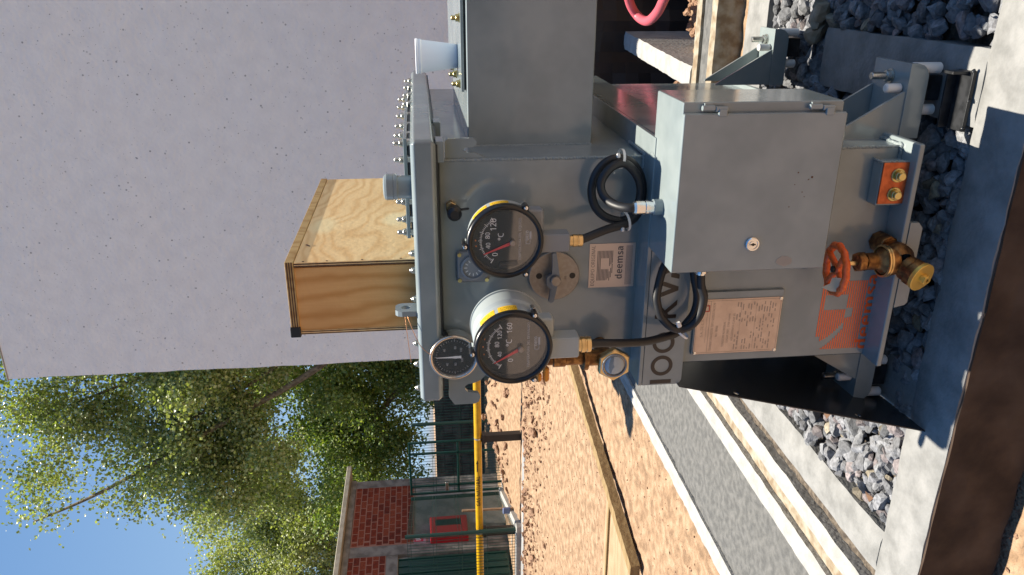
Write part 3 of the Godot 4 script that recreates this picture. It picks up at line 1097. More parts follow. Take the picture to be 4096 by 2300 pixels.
func build_pipe() -> void:
	var p := thing("gas_pipe", "yellow gas pipe lying on black posts across the yard", "pipe", Vector3(-6, 0.5, -7.55))
	var mb := MB.new()
	var z := -7.56
	mb.tube(PackedVector3Array([Vector3(-2.6, 0.525, z), Vector3(-12.0, 0.475, z)]), 0.052, 24)
	put(p, "pipe", mb, M.pipe_yellow)
	var t := MB.new()
	t.text("GAS NATURAL", Transform3D(Basis(Vector3.RIGHT, Vector3(0.005, 0, 0)[0] * Vector3.UP + Vector3.UP, Vector3.BACK), Vector3(-6.83, 0.512, z + 0.0545)), 0.055, 0.001, true, 1.0)
	put(p, "lettering", t, M.black_paint)
	t = MB.new()
	t.bb(-6.50, -6.37, 0.516, 0.531, z + 0.053, z + 0.0555)
	t.extrude(at(-6.37, 0.5235, z + 0.0535), V2([0, -0.018, 0.06, 0, 0, 0.018]), 0.002)
	put(p, "arrow", t, M.black_paint)
	for x in [-5.98, -7.58]:
		var cl := MB.new()
		cl.lathe(along(Vector3(x - 0.01, 0.507 + 0.0053 * (x + 6.0), z), Vector3.RIGHT), [Vector2(0.052, 0), Vector2(0.0555, 0), Vector2(0.0555, 0.02), Vector2(0.052, 0.02)], 24)
		put(p, "clamp", cl, M.zinc)
		var s := thing("pipe_support", "black steel post holding the yellow pipe, near the transformer" if x > -6.5 else "black steel post holding the yellow pipe, beside the green fence post", "post", Vector3(x, -0.09, z), "posts under the yellow pipe")
		var pm := MB.new()
		pm.bb(x - 0.052, x + 0.052, -0.16, 0.40, z - 0.05, z + 0.05, 0.004)
		put(s, "post", pm, M.black_paint)
		pm = MB.new()
		pm.bb(x - 0.066, x + 0.066, 0.40, 0.452, z - 0.06, z + 0.06, 0.004)
		put(s, "saddle", pm, M.black_paint)

func leaf_mesh(kind: int) -> ArrayMesh:
	var mb := MB.new()
	var w: float = [0.5, 0.34, 0.42][kind]
	var t := Vector3(0, 0, 0)
	var l := Vector3(-w, 0.5, 0.06)
	var r := Vector3(w, 0.5, 0.06)
	var m := Vector3(0, 0.45, -0.06)
	var e := Vector3(0, 1.0, 0.05)
	mb.ftri(t, l, m, Vector3(0, 0, 1)); mb.ftri(t, m, r, Vector3(0, 0, 1))
	mb.ftri(l, e, m, Vector3(0, 0, 1)); mb.ftri(m, e, r, Vector3(0, 0, 1))
	return mb.mesh()

func tree(called: String, label: String, base: Vector3, limbs: Array, clumps: Array, kind: int, cols: Array, size: float, per: float, sd: int) -> void:
	var o := thing(called, label, "tree", base, "trees beyond the fence")
	var mb := MB.new()
	for l in limbs:
		mb.tube(MB.spline(l[0], 5), l[1], 8, l[2])
	put(o, "trunk", mb, M.bark)
	var r := RandomNumberGenerator.new()
	r.seed = sd
	var tf := []
	var cc := []
	var tw := MB.new()
	for c in clumps:
		var n := int(per * c[2] * c[2] * c[3])
		var subs := []
		for k in maxi(4, int(c[2] * c[2] * 14.0)):
			var d: Vector3 = Vector3(r.randfn(), r.randfn() * 0.9, r.randfn()) * c[2] * 0.5
			subs.append(c[0] + c[1] * r.randf_range(-0.5, 0.5) + d)
			tw.tube(PackedVector3Array([subs[k], subs[k] + Vector3(r.randf_range(-0.3, 0.3), r.randf_range(-0.5, 0.1), r.randf_range(-0.3, 0.3))]), 0.006, 4, 0.003)
		for k in n:
			var s: Vector3 = subs[r.randi() % subs.size()]
			var p := s + Vector3(r.randfn(), r.randfn(), r.randfn()) * 0.24
			var b := Basis.from_euler(Vector3(r.randf_range(-1.2, 1.2), r.randf() * TAU, r.randf_range(1.8, 4.5)))
			tf.append(Transform3D(b.scaled(Vector3.ONE * size * r.randf_range(0.7, 1.25)), p - base))
			var col: Color = cols[r.randi() % cols.size()]
			cc.append(col * r.randf_range(0.75, 1.25))
	put(o, "twigs", tw, M.bark).set_meta("kind", "stuff")
	var mm := MultiMesh.new()
	mm.transform_format = MultiMesh.TRANSFORM_3D
	mm.use_colors = true
	mm.mesh = leaf_mesh(kind)
	mm.instance_count = tf.size()
	for k in tf.size():
		mm.set_instance_transform(k, tf[k])
		mm.set_instance_color(k, cc[k])
	var mi := MultiMeshInstance3D.new()
	mi.name = "crown"
	mi.multimesh = mm
	mi.material_override = M["leaf%d" % kind]
	mi.set_meta("kind", "stuff")
	o.add_child(mi)

func build_trees() -> void:
	var Z := Vector3.ZERO
	# big poplar whose long limbs lean left across the sky
	tree("poplar_tree", "tall loose poplar with long leaning limbs rising behind the lilac wall", Vector3(-5.6, -0.1, -13.4),
		[[[Vector3(-5.6, -0.1, -13.4), Vector3(-6.0, 1.2, -13.3), Vector3(-6.8, 2.6, -13.2), Vector3(-7.57, 3.4, -13.0), Vector3(-8.9, 5.7, -13.0), Vector3(-10.2, 8.0, -13.0), Vector3(-10.9, 9.6, -13.0)], 0.12, 0.02],
		[[Vector3(-6.4, 2.0, -13.3), Vector3(-7.2, 3.7, -13.1), Vector3(-8.2, 5.2, -13.2), Vector3(-9.6, 7.6, -13.3)], 0.06, 0.018],
		[[Vector3(-6.2, 2.2, -13.4), Vector3(-6.9, 4.6, -13.5), Vector3(-7.6, 6.4, -13.5), Vector3(-8.6, 9.2, -13.4)], 0.07, 0.02],
		[[Vector3(-5.8, 1.6, -13.4), Vector3(-6.0, 5.0, -13.9), Vector3(-6.4, 9.0, -14.0)], 0.10, 0.02]],
		[[Vector3(-7.3, 8.8, -13.2), Vector3(1.6, 1.6, 1.0), 0.8, 1.0], [Vector3(-8.4, 8.4, -13.2), Vector3(1.4, 1.6, 1.0), 0.8, 0.9], [Vector3(-7.4, 6.8, -13.3), Vector3(1.6, 1.4, 1.0), 0.9, 1.3], [Vector3(-8.6, 6.9, -13.2), Vector3(1.2, 1.2, 1.0), 0.7, 0.9],
		[Vector3(-9.9, 7.7, -13.0), Vector3(1.2, 1.6, 0.8), 0.65, 0.85], [Vector3(-10.3, 8.9, -13.0), Vector3(0.9, 1.4, 0.8), 0.55, 0.5], [Vector3(-9.5, 6.2, -13.0), Vector3(1.4, 1.1, 1.0), 0.75, 1.0], [Vector3(-10.6, 6.6, -13.1), Vector3(1.2, 1.0, 1.0), 0.6, 0.55],
		[Vector3(-8.2, 5.2, -13.1), Vector3(2.0, 1.2, 1.2), 0.9, 1.5], [Vector3(-9.8, 5.1, -13.2), Vector3(1.6, 1.0, 1.0), 0.9, 1.5], [Vector3(-7.2, 5.0, -13.5), Vector3(1.6, 1.6, 1.0), 0.9, 1.6], [Vector3(-9.0, 9.6, -13.1), Vector3(2.2, 1.0, 1.0), 0.8, 0.9], [Vector3(-8.6, 6.0, -13.3), Vector3(2.2, 1.4, 1.0), 0.9, 1.3], [Vector3(-10.2, 5.6, -13.2), Vector3(1.6, 1.4, 1.0), 0.9, 1.1], [Vector3(-9.3, 7.5, -13.3), Vector3(1.6, 1.6, 1.0), 0.8, 0.9], [Vector3(-7.0, 7.8, -13.4), Vector3(1.4, 2.4, 1.0), 0.9, 1.2], [Vector3(-5.2, 7.5, -13.6), Vector3(2.0, 4.0, 1.5), 1.4, 1.0], [Vector3(-6.2, 10.3, -13.6), Vector3(3.0, 1.5, 1.5), 1.2, 0.8]],
		0, [Color(0.31, 0.37, 0.13), Color(0.22, 0.28, 0.09), Color(0.42, 0.46, 0.24), Color(0.35, 0.38, 0.18)], 0.072, 5600.0, 101)
	# dense darker tree lower down behind the grey wall
	tree("leafy_tree", "dense dark green tree with low branches behind the grey block wall", Vector3(-8.9, -0.1, -15.4),
		[[[Vector3(-8.9, -0.1, -15.4), Vector3(-9.0, 1.4, -15.3), Vector3(-8.6, 3.0, -15.3), Vector3(-8.3, 4.6, -15.2)], 0.16, 0.05], [[Vector3(-9.0, 1.5, -15.3), Vector3(-9.9, 2.3, -15.2), Vector3(-10.9, 3.2, -15.1)], 0.09, 0.03], [[Vector3(-8.8, 1.9, -15.3), Vector3(-7.6, 2.4, -15.0), Vector3(-6.6, 2.9, -15.0)], 0.08, 0.03]],
		[[Vector3(-8.6, 2.6, -15.2), Vector3(2.5, 1.4, 1.4), 1.1, 2.1], [Vector3(-7.8, 3.9, -15.2), Vector3(2.5, 1.4, 1.4), 1.1, 2.2], [Vector3(-9.6, 3.6, -15.2), Vector3(2.2, 1.4, 1.4), 1.1, 2.2], [Vector3(-11.2, 3.4, -15.4), Vector3(1.8, 1.6, 1.4), 1.0, 1.9], [Vector3(-7.0, 2.1, -15.0), Vector3(2.5, 1.2, 1.2), 1.0, 1.8], [Vector3(-9.0, 1.7, -15.0), Vector3(1.6, 0.8, 1.0), 0.8, 1.2], [Vector3(-10.6, 2.4, -15.2), Vector3(1.8, 1.0, 1.0), 0.9, 1.7], [Vector3(-12.8, 2.8, -15.4), Vector3(2.0, 1.4, 1.4), 1.0, 1.7], [Vector3(-9.4, 4.9, -15.6), Vector3(3.0, 0.9, 1.4), 1.0, 1.6], [Vector3(-5.0, 2.8, -15.2), Vector3(2.5, 2.0, 1.4), 1.2, 1.4]],
		2, [Color(0.19, 0.27, 0.08), Color(0.24, 0.32, 0.10), Color(0.14, 0.21, 0.06), Color(0.34, 0.38, 0.13)], 0.082, 4600.0, 102)
	# pale feathery tree at the left
	tree("feathery_tree", "pale feathery tree with thin dark twigs behind the brick building", Vector3(-16.2, -0.1, -16.5),
		[[[Vector3(-16.2, -0.1, -16.5), Vector3(-16.0, 2.2, -16.4), Vector3(-15.5, 4.2, -16.3), Vector3(-14.6, 6.4, -16.2)], 0.16, 0.03], [[Vector3(-16.0, 2.4, -16.4), Vector3(-14.9, 3.6, -16.2), Vector3(-13.4, 4.9, -16.0)], 0.08, 0.02], [[Vector3(-15.9, 2.8, -16.4), Vector3(-16.8, 5.0, -16.4), Vector3(-16.9, 6.8, -16.4)], 0.08, 0.02]],
		[[Vector3(-14.6, 5.0, -16.2), Vector3(2.6, 1.6, 1.4), 1.0, 1.5], [Vector3(-15.6, 5.9, -16.3), Vector3(2.0, 1.4, 1.4), 0.9, 1.0], [Vector3(-13.3, 4.4, -16.1), Vector3(2.2, 1.2, 1.4), 1.0, 1.5], [Vector3(-14.9, 3.6, -16.2), Vector3(2.6, 1.4, 1.4), 1.1, 1.6], [Vector3(-16.6, 4.6, -16.4), Vector3(1.8, 2.0, 1.4), 1.2, 1.3], [Vector3(-12.4, 5.2, -16.2), Vector3(1.8, 0.8, 1.2), 0.8, 1.2], [Vector3(-15.8, 6.9, -16.2), Vector3(1.6, 1.0, 1.2), 0.8, 0.8], [Vector3(-14.4, 7.2, -16.2), Vector3(2.2, 1.0, 1.2), 0.8, 0.7], [Vector3(-13.6, 6.0, -16.2), Vector3(2.0, 0.8, 1.2), 0.8, 1.0], [Vector3(-13.0, 3.6, -16.2), Vector3(3.0, 0.8, 1.2), 0.9, 1.3]],
		1, [Color(0.42, 0.44, 0.20), Color(0.35, 0.39, 0.16), Color(0.48, 0.50, 0.27), Color(0.29, 0.33, 0.13)], 0.085, 5600.0, 103)

func build_yard() -> void:
	# long timber on the dirt
	var t := thing("timber", "long weathered timber lying across the dirt with a chipped edge", "timber", Vector3(-3.2, -0.1, -3.0))
	var mb := MB.new()
	var a := Vector3(-3.43, -0.068, -1.99)
	var b := Vector3(-2.96, -0.045, -4.45)
	var n := 40
	var prev: Array = []
	for k in n + 1:
		var p := a.lerp(b, float(k) / n)
		var w := 0.041 + 0.005 * gn.get_noise_2d(k * 0.7, 2.0)
		var h := 0.031 + 0.005 * gn.get_noise_2d(k * 0.9, 8.0)
		if k > 18 and k < 26:
			w -= 0.010 * absf(gn.get_noise_2d(k * 3.0, 5.0)) + 0.004
		var cur := [p + Vector3(-w, -h, 0), p + Vector3(-w, h, 0), p + Vector3(w * 0.9, h * 0.96, 0), p + Vector3(w, -h, 0)]
		if prev.size():
			for q in 4:
				var c: Vector3 = (cur[q] + cur[(q + 1) % 4]) * 0.5 - p
				mb.fquad(prev[q], cur[q], cur[(q + 1) % 4], prev[(q + 1) % 4], c)
		else:
			mb.fquad(cur[0], cur[1], cur[2], cur[3], Vector3(0, 0, 1))
		prev = cur
	mb.fquad(prev[0], prev[1], prev[2], prev[3], Vector3(0, 0, -1))
	put(t, "beam", mb, M.plank)
	# flat pale board
	mb = MB.new()
	var o := thing("board", "flat pale board lying beside the timber near the left edge", "board", Vector3(-3.9, -0.13, -2.4))
	mb.extrude(Transform3D(Basis(Vector3.RIGHT, Vector3.FORWARD, Vector3.UP), Vector3(0, -0.125, 0)), V2([-3.50, 2.05, -3.43, 2.85, -4.1, 2.83, -5.0, 2.80, -5.0, 2.1]), 0.035)
	put(o, "plank", mb, M.plank_pale)
	mb = MB.new()
	mb.bar(Vector3(-3.48, -0.083, -2.72), Vector3(-5.0, -0.083, -2.68), 0.03, 0.02, 0.003)
	put(o, "batten", mb, M.plank)
	# white pipes on the ground
	for k in 2:
		var pp := thing("plastic_pipe", ["thin white plastic pipe lying on the dirt below the yellow pipe, the farther of two", "thin white plastic pipe lying half buried in the dirt, the nearer of two"][k], "pipe", Vector3(-7, -0.08, -6.95 + 0.1 * k), "white pipes on the dirt")
		mb = MB.new()
		var pts := PackedVector3Array()
		for i in 13:
			pts.append(Vector3(-5.75 - 0.4 * i, -0.07 + 0.012 * gn.get_noise_2d(i * 1.3, 4.0 + k), -7.08 + 0.13 * k + 0.03 * gn.get_noise_2d(i * 0.7, 40.0 + k)))
		mb.tube(pts, 0.022, 10)
		put(pp, "pipe", mb, M.pvc)
	# stake
	var st := thing("stake", "wooden stake with a blue grey cloth tied low, standing at the fence", "stake", Vector3(-7.66, -0.1, -8.2))
	mb = MB.new()
	mb.bar(Vector3(-7.66, -0.12, -8.15), Vector3(-7.68, 0.72, -8.2), 0.035, 0.03, 0.003)
	put(st, "stick", mb, M.plank_pale)
	mb = MB.new()
	mb.bb(-7.72, -7.61, -0.02, 0.10, -8.13, -8.09, 0.012)
	put(st, "cloth", mb, M.blue_cloth)
	# clods and pebbles
	var r := RandomNumberGenerator.new()
	r.seed = 77
	mb = MB.new()
	for i in 1500:
		var x := r.randf_range(-8.5, -2.6)
		var z := -6.3 + r.randfn() * 0.45 + 0.35 * gn.get_noise_2d(x * 0.6, 3.0)
		if z > -5.2 or z < -7.4:
			continue
		var s := r.randf_range(0.006, 0.024) * (2.6 if r.randf() < 0.07 else 1.0)
		mb.rock(Vector3(x, ground_y(x, z) + s * 0.3, z), Vector3(s * 1.3, s * 0.8, s), r, 0.4)
	for i in 160:
		var x := r.randf_range(-7.8, -5.6)
		var z := r.randf_range(-10.4, -8.4)
		var s := r.randf_range(0.015, 0.06)
		mb.rock(Vector3(x, ground_y(x, z) + s * 0.3, z), Vector3(s * 1.3, s * 0.8, s), r, 0.4)
	stuff("clods", mb, M.clod, "lumps of dry reddish earth along the dug ridge in the yard", "earth")
	mb = MB.new()
	for i in 4500:
		var x := r.randf_range(-7.5, -2.52)
		var z := r.randf_range(-7.0, 0.2)
		if r.randf() > 0.35 + 0.5 * (x + 7.5) / 5.0:
			continue
		var s := r.randf_range(0.003, 0.009) * (1.8 if r.randf() < 0.05 else 1.0)
		mb.rock(Vector3(x, ground_y(x, z), z), Vector3(s * 1.5, s * 0.6, s * 1.2), r, 0.3, true, false)
	for i in 1500:
		var x := r.randf_range(-2.6, 0.2)
		var z := r.randf_range(0.27, 0.75)
		var s := r.randf_range(0.003, 0.010)
		mb.rock(Vector3(x, ground_y(x, z), z), Vector3(s * 1.5, s * 0.6, s * 1.2), r, 0.3, true, false)
	stuff("pebbles", mb, M.clod, "small pebbles and crumbs scattered over the dry dirt", "pebbles")

# ---------------------------------------------------------------- the transformer
func bolt(t: Transform3D, r: float, h: float) -> MB:
	var mb := MB.new()
	mb.cyl(t, r * 1.9, 0.003, 16)
	mb.cyl(t * at(0, 0.003, 0), r * 1.55, r * 1.3, 6, 0.0008)
	mb.cyl(t * at(0, 0.003 + r * 1.3, 0), r, h, 10, 0.001)
	return mb

func weld_line(pts: Array, r: float) -> MB:
	var mb := MB.new()
	var sp := MB.spline(pts, 1)
	var out := PackedVector3Array()
	for k in sp.size() - 1:
		var m := maxi(2, int(sp[k].distance_to(sp[k + 1]) / 0.005))
		for j in m:
			out.append(sp[k].lerp(sp[k + 1], float(j) / m) + Vector3(rng.randfn(), rng.randfn(), rng.randfn()) * r * 0.14)
	out.append(sp[sp.size() - 1])
	mb.tube(out, r, 6)
	return mb

func gauge(parent: Node3D, c: Vector3, winding: bool) -> void:
	var g := group_part(parent, "temperature_gauge", c)
	var R := 0.0845
	var F := Transform3D(Basis(Vector3.RIGHT, Vector3.BACK, Vector3.DOWN), Vector3.ZERO)   # lathe axis forward
	var mb := MB.new()
	mb.lathe(F, [Vector2(0.073, -0.016), Vector2(0.0735, -0.004), Vector2(0.0765, 0.0), Vector2(0.082, -0.0015), Vector2(R, -0.006), Vector2(R, -0.020), Vector2(0.080, -0.022)], 64, true)
	own(g, "bezel", mb, M.bezel)
	mb = MB.new()
	if winding:
		mb.lathe(F, [Vector2(0.0795, -0.020), Vector2(0.0795, -0.070), Vector2(0.0775, -0.074), Vector2(0.0805, -0.080), Vector2(0.0825, -0.084), Vector2(0.0825, -0.128), Vector2(0.080, -0.132), Vector2(0.060, -0.140), Vector2(0.030, -0.150), Vector2(0.030, -0.258)], 64)
		mb.lathe(F, [Vector2(0.080, -0.131), Vector2(0.0845, -0.132), Vector2(0.0845, -0.137), Vector2(0.078, -0.139)], 64)
	else:
		mb.lathe(F, [Vector2(0.0795, -0.020), Vector2(0.0795, -0.062), Vector2(0.077, -0.066), Vector2(0.030, -0.070), Vector2(0.030, -0.138)], 64)
	own(g, "housing", mb, M.grey_body)
	mb = MB.new()
	mb.lathe(F, [Vector2(0, -0.017), Vector2(0.0738, -0.017)], 64)
	own(g, "dial", mb, M.dial)
	mb = MB.new()
	mb.lathe(F, [Vector2(0, -0.0065), Vector2(0.0738, -0.0065)], 64)
	own(g, "glass", mb, M.glass)
	# scale
	mb = MB.new()
	var big := 8 if winding else 8
	var steps := 34 if winding else 30
	var r0 := 0.0525
	for k in steps + 1:
		var a := deg_to_rad(lerpf(149.0, 29.0, float(k) / steps))
		var long := 0.0115 if k == 0 or k == steps else (0.009 if k % 5 == 0 else 0.0048)
		var w := 0.0019 if k == 0 or k == steps else (0.0012 if k % 5 == 0 else 0.0008)
		var d := Vector3(cos(a), sin(a), 0)
		mb.bar(d * (r0 - long * 0.35) + Vector3(0, 0, -0.0168), d * (r0 + long * 0.65) + Vector3(0, 0, -0.0168), w, 0.0006, 0.0, Vector3.BACK)
	var arc := PackedVector3Array()
	for k in 41:
		var a := deg_to_rad(lerpf(149.0, 29.0, float(k) / 40))
		arc.append(Vector3(cos(a), sin(a), 0) * r0 + Vector3(0, 0, -0.0168))
	mb.tube(arc, 0.0004, 4)
	own(g, "scale_marks", mb, M.white_print)
	var zt := -0.0166
	mb = MB.new()
	var nums := [["0", -0.0325, 0.0052, 0.0098], ["40", -0.0172, 0.0285, 0.0074], ["80", 0.0063, 0.0342, 0.0082], ["120", 0.0285, 0.0285, 0.0082], ["160", 0.044, 0.0074, 0.0098]] if winding else [["0", -0.0315, 0.0215, 0.0105], ["40", -0.0105, 0.0365, 0.0085], ["80", 0.0125, 0.0375, 0.0092], ["120", 0.0370, 0.0250, 0.0115]]
	for q in nums:
		mb.text(q[0], at(q[1], q[2], zt), q[3] * 1.12)
	own(g, "numerals", mb, M.white_print)
	mb = MB.new()
	mb.text("°C", at(0.009, 0.0085, zt), 0.0125)
	own(g, "unit_mark", mb, M.white_print)
	mb = MB.new()
	mb.text("TEMPERATURA DEL DEVANADO" if winding else "TEMPERATURA DEL LIQUIDO", at(0.002, -0.0335, zt), 0.0052, 0.0004, false, 1.05)
	own(g, "caption", mb, mat(lin(0.45, 0.43, 0.42), 0.5))
	mb = MB.new()
	mb.text("ORTO", at(0.010, -0.0495, zt), 0.0062, 0.0004, true)
	mb.bb(0.002, 0.019, -0.0585, -0.0545, zt, zt + 0.0004)
	for q in [[-0.0045, -0.0475, 0.010, 0.0012], [-0.0045, -0.0565, 0.010, 0.0012]]:
		mb.bb(q[0] - q[2] * 0.5, q[0] + q[2] * 0.5, q[1], q[1] + q[3], zt, zt + 0.0004)
	mb.bb(-0.0096, -0.0084, -0.0565, -0.0463, zt, zt + 0.0004)
	own(g, "maker_mark", mb, mat(lin(0.45, 0.43, 0.42), 0.5))
	mb = MB.new()
	for a in ([104.0, 88.0, 72.0] if winding else [88.0, 100.0]):
		mb.box(at(cos(deg_to_rad(a)) * 0.064, sin(deg_to_rad(a)) * 0.064, -0.0166), Vector3(0.003, 0.0025, 0.0006))
	own(g, "pointer_marks", mb, M.orange_dot)
	# needle and hub
	mb = MB.new()
	var pv := Vector2(-0.0040, -0.0165)
	var tip := Vector2(-0.0365, 0.0410) if winding else Vector2(-0.0295, 0.0470)
	var dd := (tip - pv).normalized()
	var sd := Vector2(-dd.y, dd.x)
	mb.extrude(at(0, 0, -0.0125), PackedVector2Array([pv - sd * 0.0038, tip - sd * 0.0009, tip + sd * 0.0009, pv + sd * 0.0038]), 0.0008)
	own(g, "needle", mb, M.red)
	mb = MB.new()
	mb.lathe(Transform3D(F.basis, Vector3(pv.x, pv.y, -0.0135)), [Vector2(0.0045, 0), Vector2(0.0045, 0.003), Vector2(0.0062, 0.003), Vector2(0.0062, 0.008), Vector2(0.0055, 0.0088), Vector2(0, 0.0088)], 20)
	own(g, "hub", mb, M.alu)
	if not winding:
		mb = MB.new()
		mb.bar(Vector3(-0.055, 0.012, -0.012), Vector3(-0.052, -0.028, -0.012), 0.010, 0.006, 0.002, Vector3.BACK)
		own(g, "reset_lever", mb, M.bezel)
	# lugs with screws
	for a in [95.0, -30.0, -149.0]:
		var d := Vector3(cos(deg_to_rad(a)), sin(deg_to_rad(a)), 0)
		mb = MB.new()
		mb.cyl(Transform3D(F.basis, d * 0.0875 + Vector3(0, 0, -0.028)), 0.0072, 0.026, 16, 0.0015)
		own(g, "lug", mb, M.bezel)
		mb = MB.new()
		mb.lathe(Transform3D(F.basis, d * 0.0885 + Vector3(0, 0, -0.0022)), [Vector2(0.0042, 0), Vector2(0.0042, 0.0016), Vector2(0.0022, 0.0022), Vector2(0.0018, 0.001), Vector2(0, 0.001)], 14)
		own(g, "screw", mb, M.chrome)
		mb = MB.new()
		mb.cyl(Transform3D(F.basis, d * 0.0880 + Vector3(0, 0, -0.050)), 0.0062, 0.022, 14, 0.001)
		own(g, "lug_nut", mb, M.chrome)
	# yellow warning labels on the drum
	for q in [[-8.0, 22.0], [28.0, 58.0]]:
		mb = MB.new()
		for k in 12:
			var a0 := deg_to_rad(lerpf(q[0], q[1], k / 12.0))
			var a1 := deg_to_rad(lerpf(q[0], q[1], (k + 1) / 12.0))
			var d0 := Vector3(cos(a0), sin(a0), 0)
			var d1 := Vector3(cos(a1), sin(a1), 0)
			mb.quad(d0 * 0.0799 + Vector3(0, 0, -0.030), d1 * 0.0799 + Vector3(0, 0, -0.030), d1 * 0.0799 + Vector3(0, 0, -0.055), d0 * 0.0799 + Vector3(0, 0, -0.055), d0, d1, d1, d0)
		own(g, "warning_label", mb, M.yellow_label)
		mb = MB.new()
		for row in 3:
			for k in 9:
				if (k * 7 + row * 3) % 5 == 0:
					continue
				var a0 := deg_to_rad(lerpf(q[0] + 2, q[1] - 2, k / 9.0))
				var d0 := Vector3(cos(a0), sin(a0), 0)
				mb.box(Transform3D(Basis(d0, Vector3(0, 0, 1), d0.cross(Vector3(0, 0, 1))), d0 * 0.08 + Vector3(0, 0, -0.035 - 0.006 * row)), Vector3(0.0004, 0.0011, 0.0022))
		own(g, "label_print", mb, M.label_print)
	# connection block and cable gland below
	mb = MB.new()
	if winding:
		mb.box(Transform3D(Basis(), Vector3(-0.022, -0.108, -0.062)), Vector3(0.050, 0.085, 0.046), 0.004)
		mb.box(Transform3D(Basis(), Vector3(0.005, -0.072, -0.066)), Vector3(0.088, 0.046, 0.040), 0.008)
	else:
		mb.box(Transform3D(Basis(), Vector3(-0.012, -0.112, -0.040)), Vector3(0.043, 0.070, 0.040), 0.004)
		mb.box(Transform3D(Basis(), Vector3(0.020, -0.066, -0.046)), Vector3(0.09, 0.046, 0.036), 0.008)
	own(g, "connection_block", mb, M.grey_body if winding else M.stem_grey)
	mb = MB.new()
	var gx := -0.027 if winding else -0.013
	var gy := -0.150 if winding else -0.147
	var gz := -0.066 if winding else -0.040
	var gr := 1.25 if winding else 1.0
	mb.lathe(Transform3D(Basis(Vector3.RIGHT, Vector3.DOWN, Vector3.FORWARD), Vector3(gx, gy, gz)), [Vector2(0.0125 * gr, -0.002), Vector2(0.0125 * gr, 0.008), Vector2(0.0145 * gr, 0.0085), Vector2(0.0145 * gr, 0.016), Vector2(0.0135 * gr, 0.017), Vector2(0.0135 * gr, 0.020), Vector2(0.0145 * gr, 0.021), Vector2(0.014 * gr, 0.030), Vector2(0.0095, 0.032)], 12)
	own(g, "gland", mb, M.brass)

func bracket(parent: Node3D, off: Vector3, mirror: bool, depth: float, dark: bool) -> void:
	var g := group_part(parent, "mounting_bracket", off)
	var s := -1.0 if mirror else 1.0
	# local: x from 0 (tank wall) outwards, y 0 at the shelf's top, z 0 at the front face
	var fx := func(p: Array) -> PackedVector2Array:
		var o := PackedVector2Array()
		for k in range(0, p.size(), 2):
			o.append(Vector2(p[k] * s, p[k + 1]))
		return o
	var mb := MB.new()
	mb.extrude(at(0, 0, -0.010), fx.call([0, 0.0, 0.174, 0.0, 0.174, -0.018, 0.170, -0.032, 0.160, -0.043, 0.146, -0.048, 0, -0.048]), 0.010)
	own(g, "front_flange", mb, M.paint)
	mb = MB.new()
	mb.box(at(0.087 * s, -0.006, -depth * 0.5 - 0.005), Vector3(0.174, 0.011, depth - 0.010), 0.001)
	own(g, "shelf", mb, M.paint)
	for z in [-0.012, -depth]:
		mb = MB.new()
		mb.extrude(at(0, 0, z), fx.call([0, 0.0005, 0.110, 0.0005, 0.108, 0.006, 0.004, 0.178, 0, 0.178]), 0.008)
		own(g, "gusset", mb, M.paint)
	own(g, "stud", bolt(at(0.138 * s, 0.0, -depth * 0.5), 0.009, 0.036), M.zinc)
	mb = MB.new()
	mb.cyl(at(0.115 * s, 0.0, -0.028), 0.011, 0.040, 18, 0.003)
	own(g, "cap", mb, M.white_plastic)
	for q in [0.162, 0.065]:
		mb = MB.new()
		mb.cyl(at(q * s, -0.088, -0.022), 0.013, 0.072, 18, 0.003)
		own(g, "leg", mb, M.white_plastic)
	mb = MB.new()
	mb.box(at(0.115 * s, -0.064, -0.05), Vector3(0.06, 0.076, 0.05), 0.003)
	own(g, "damper", mb, M.dark_steel)

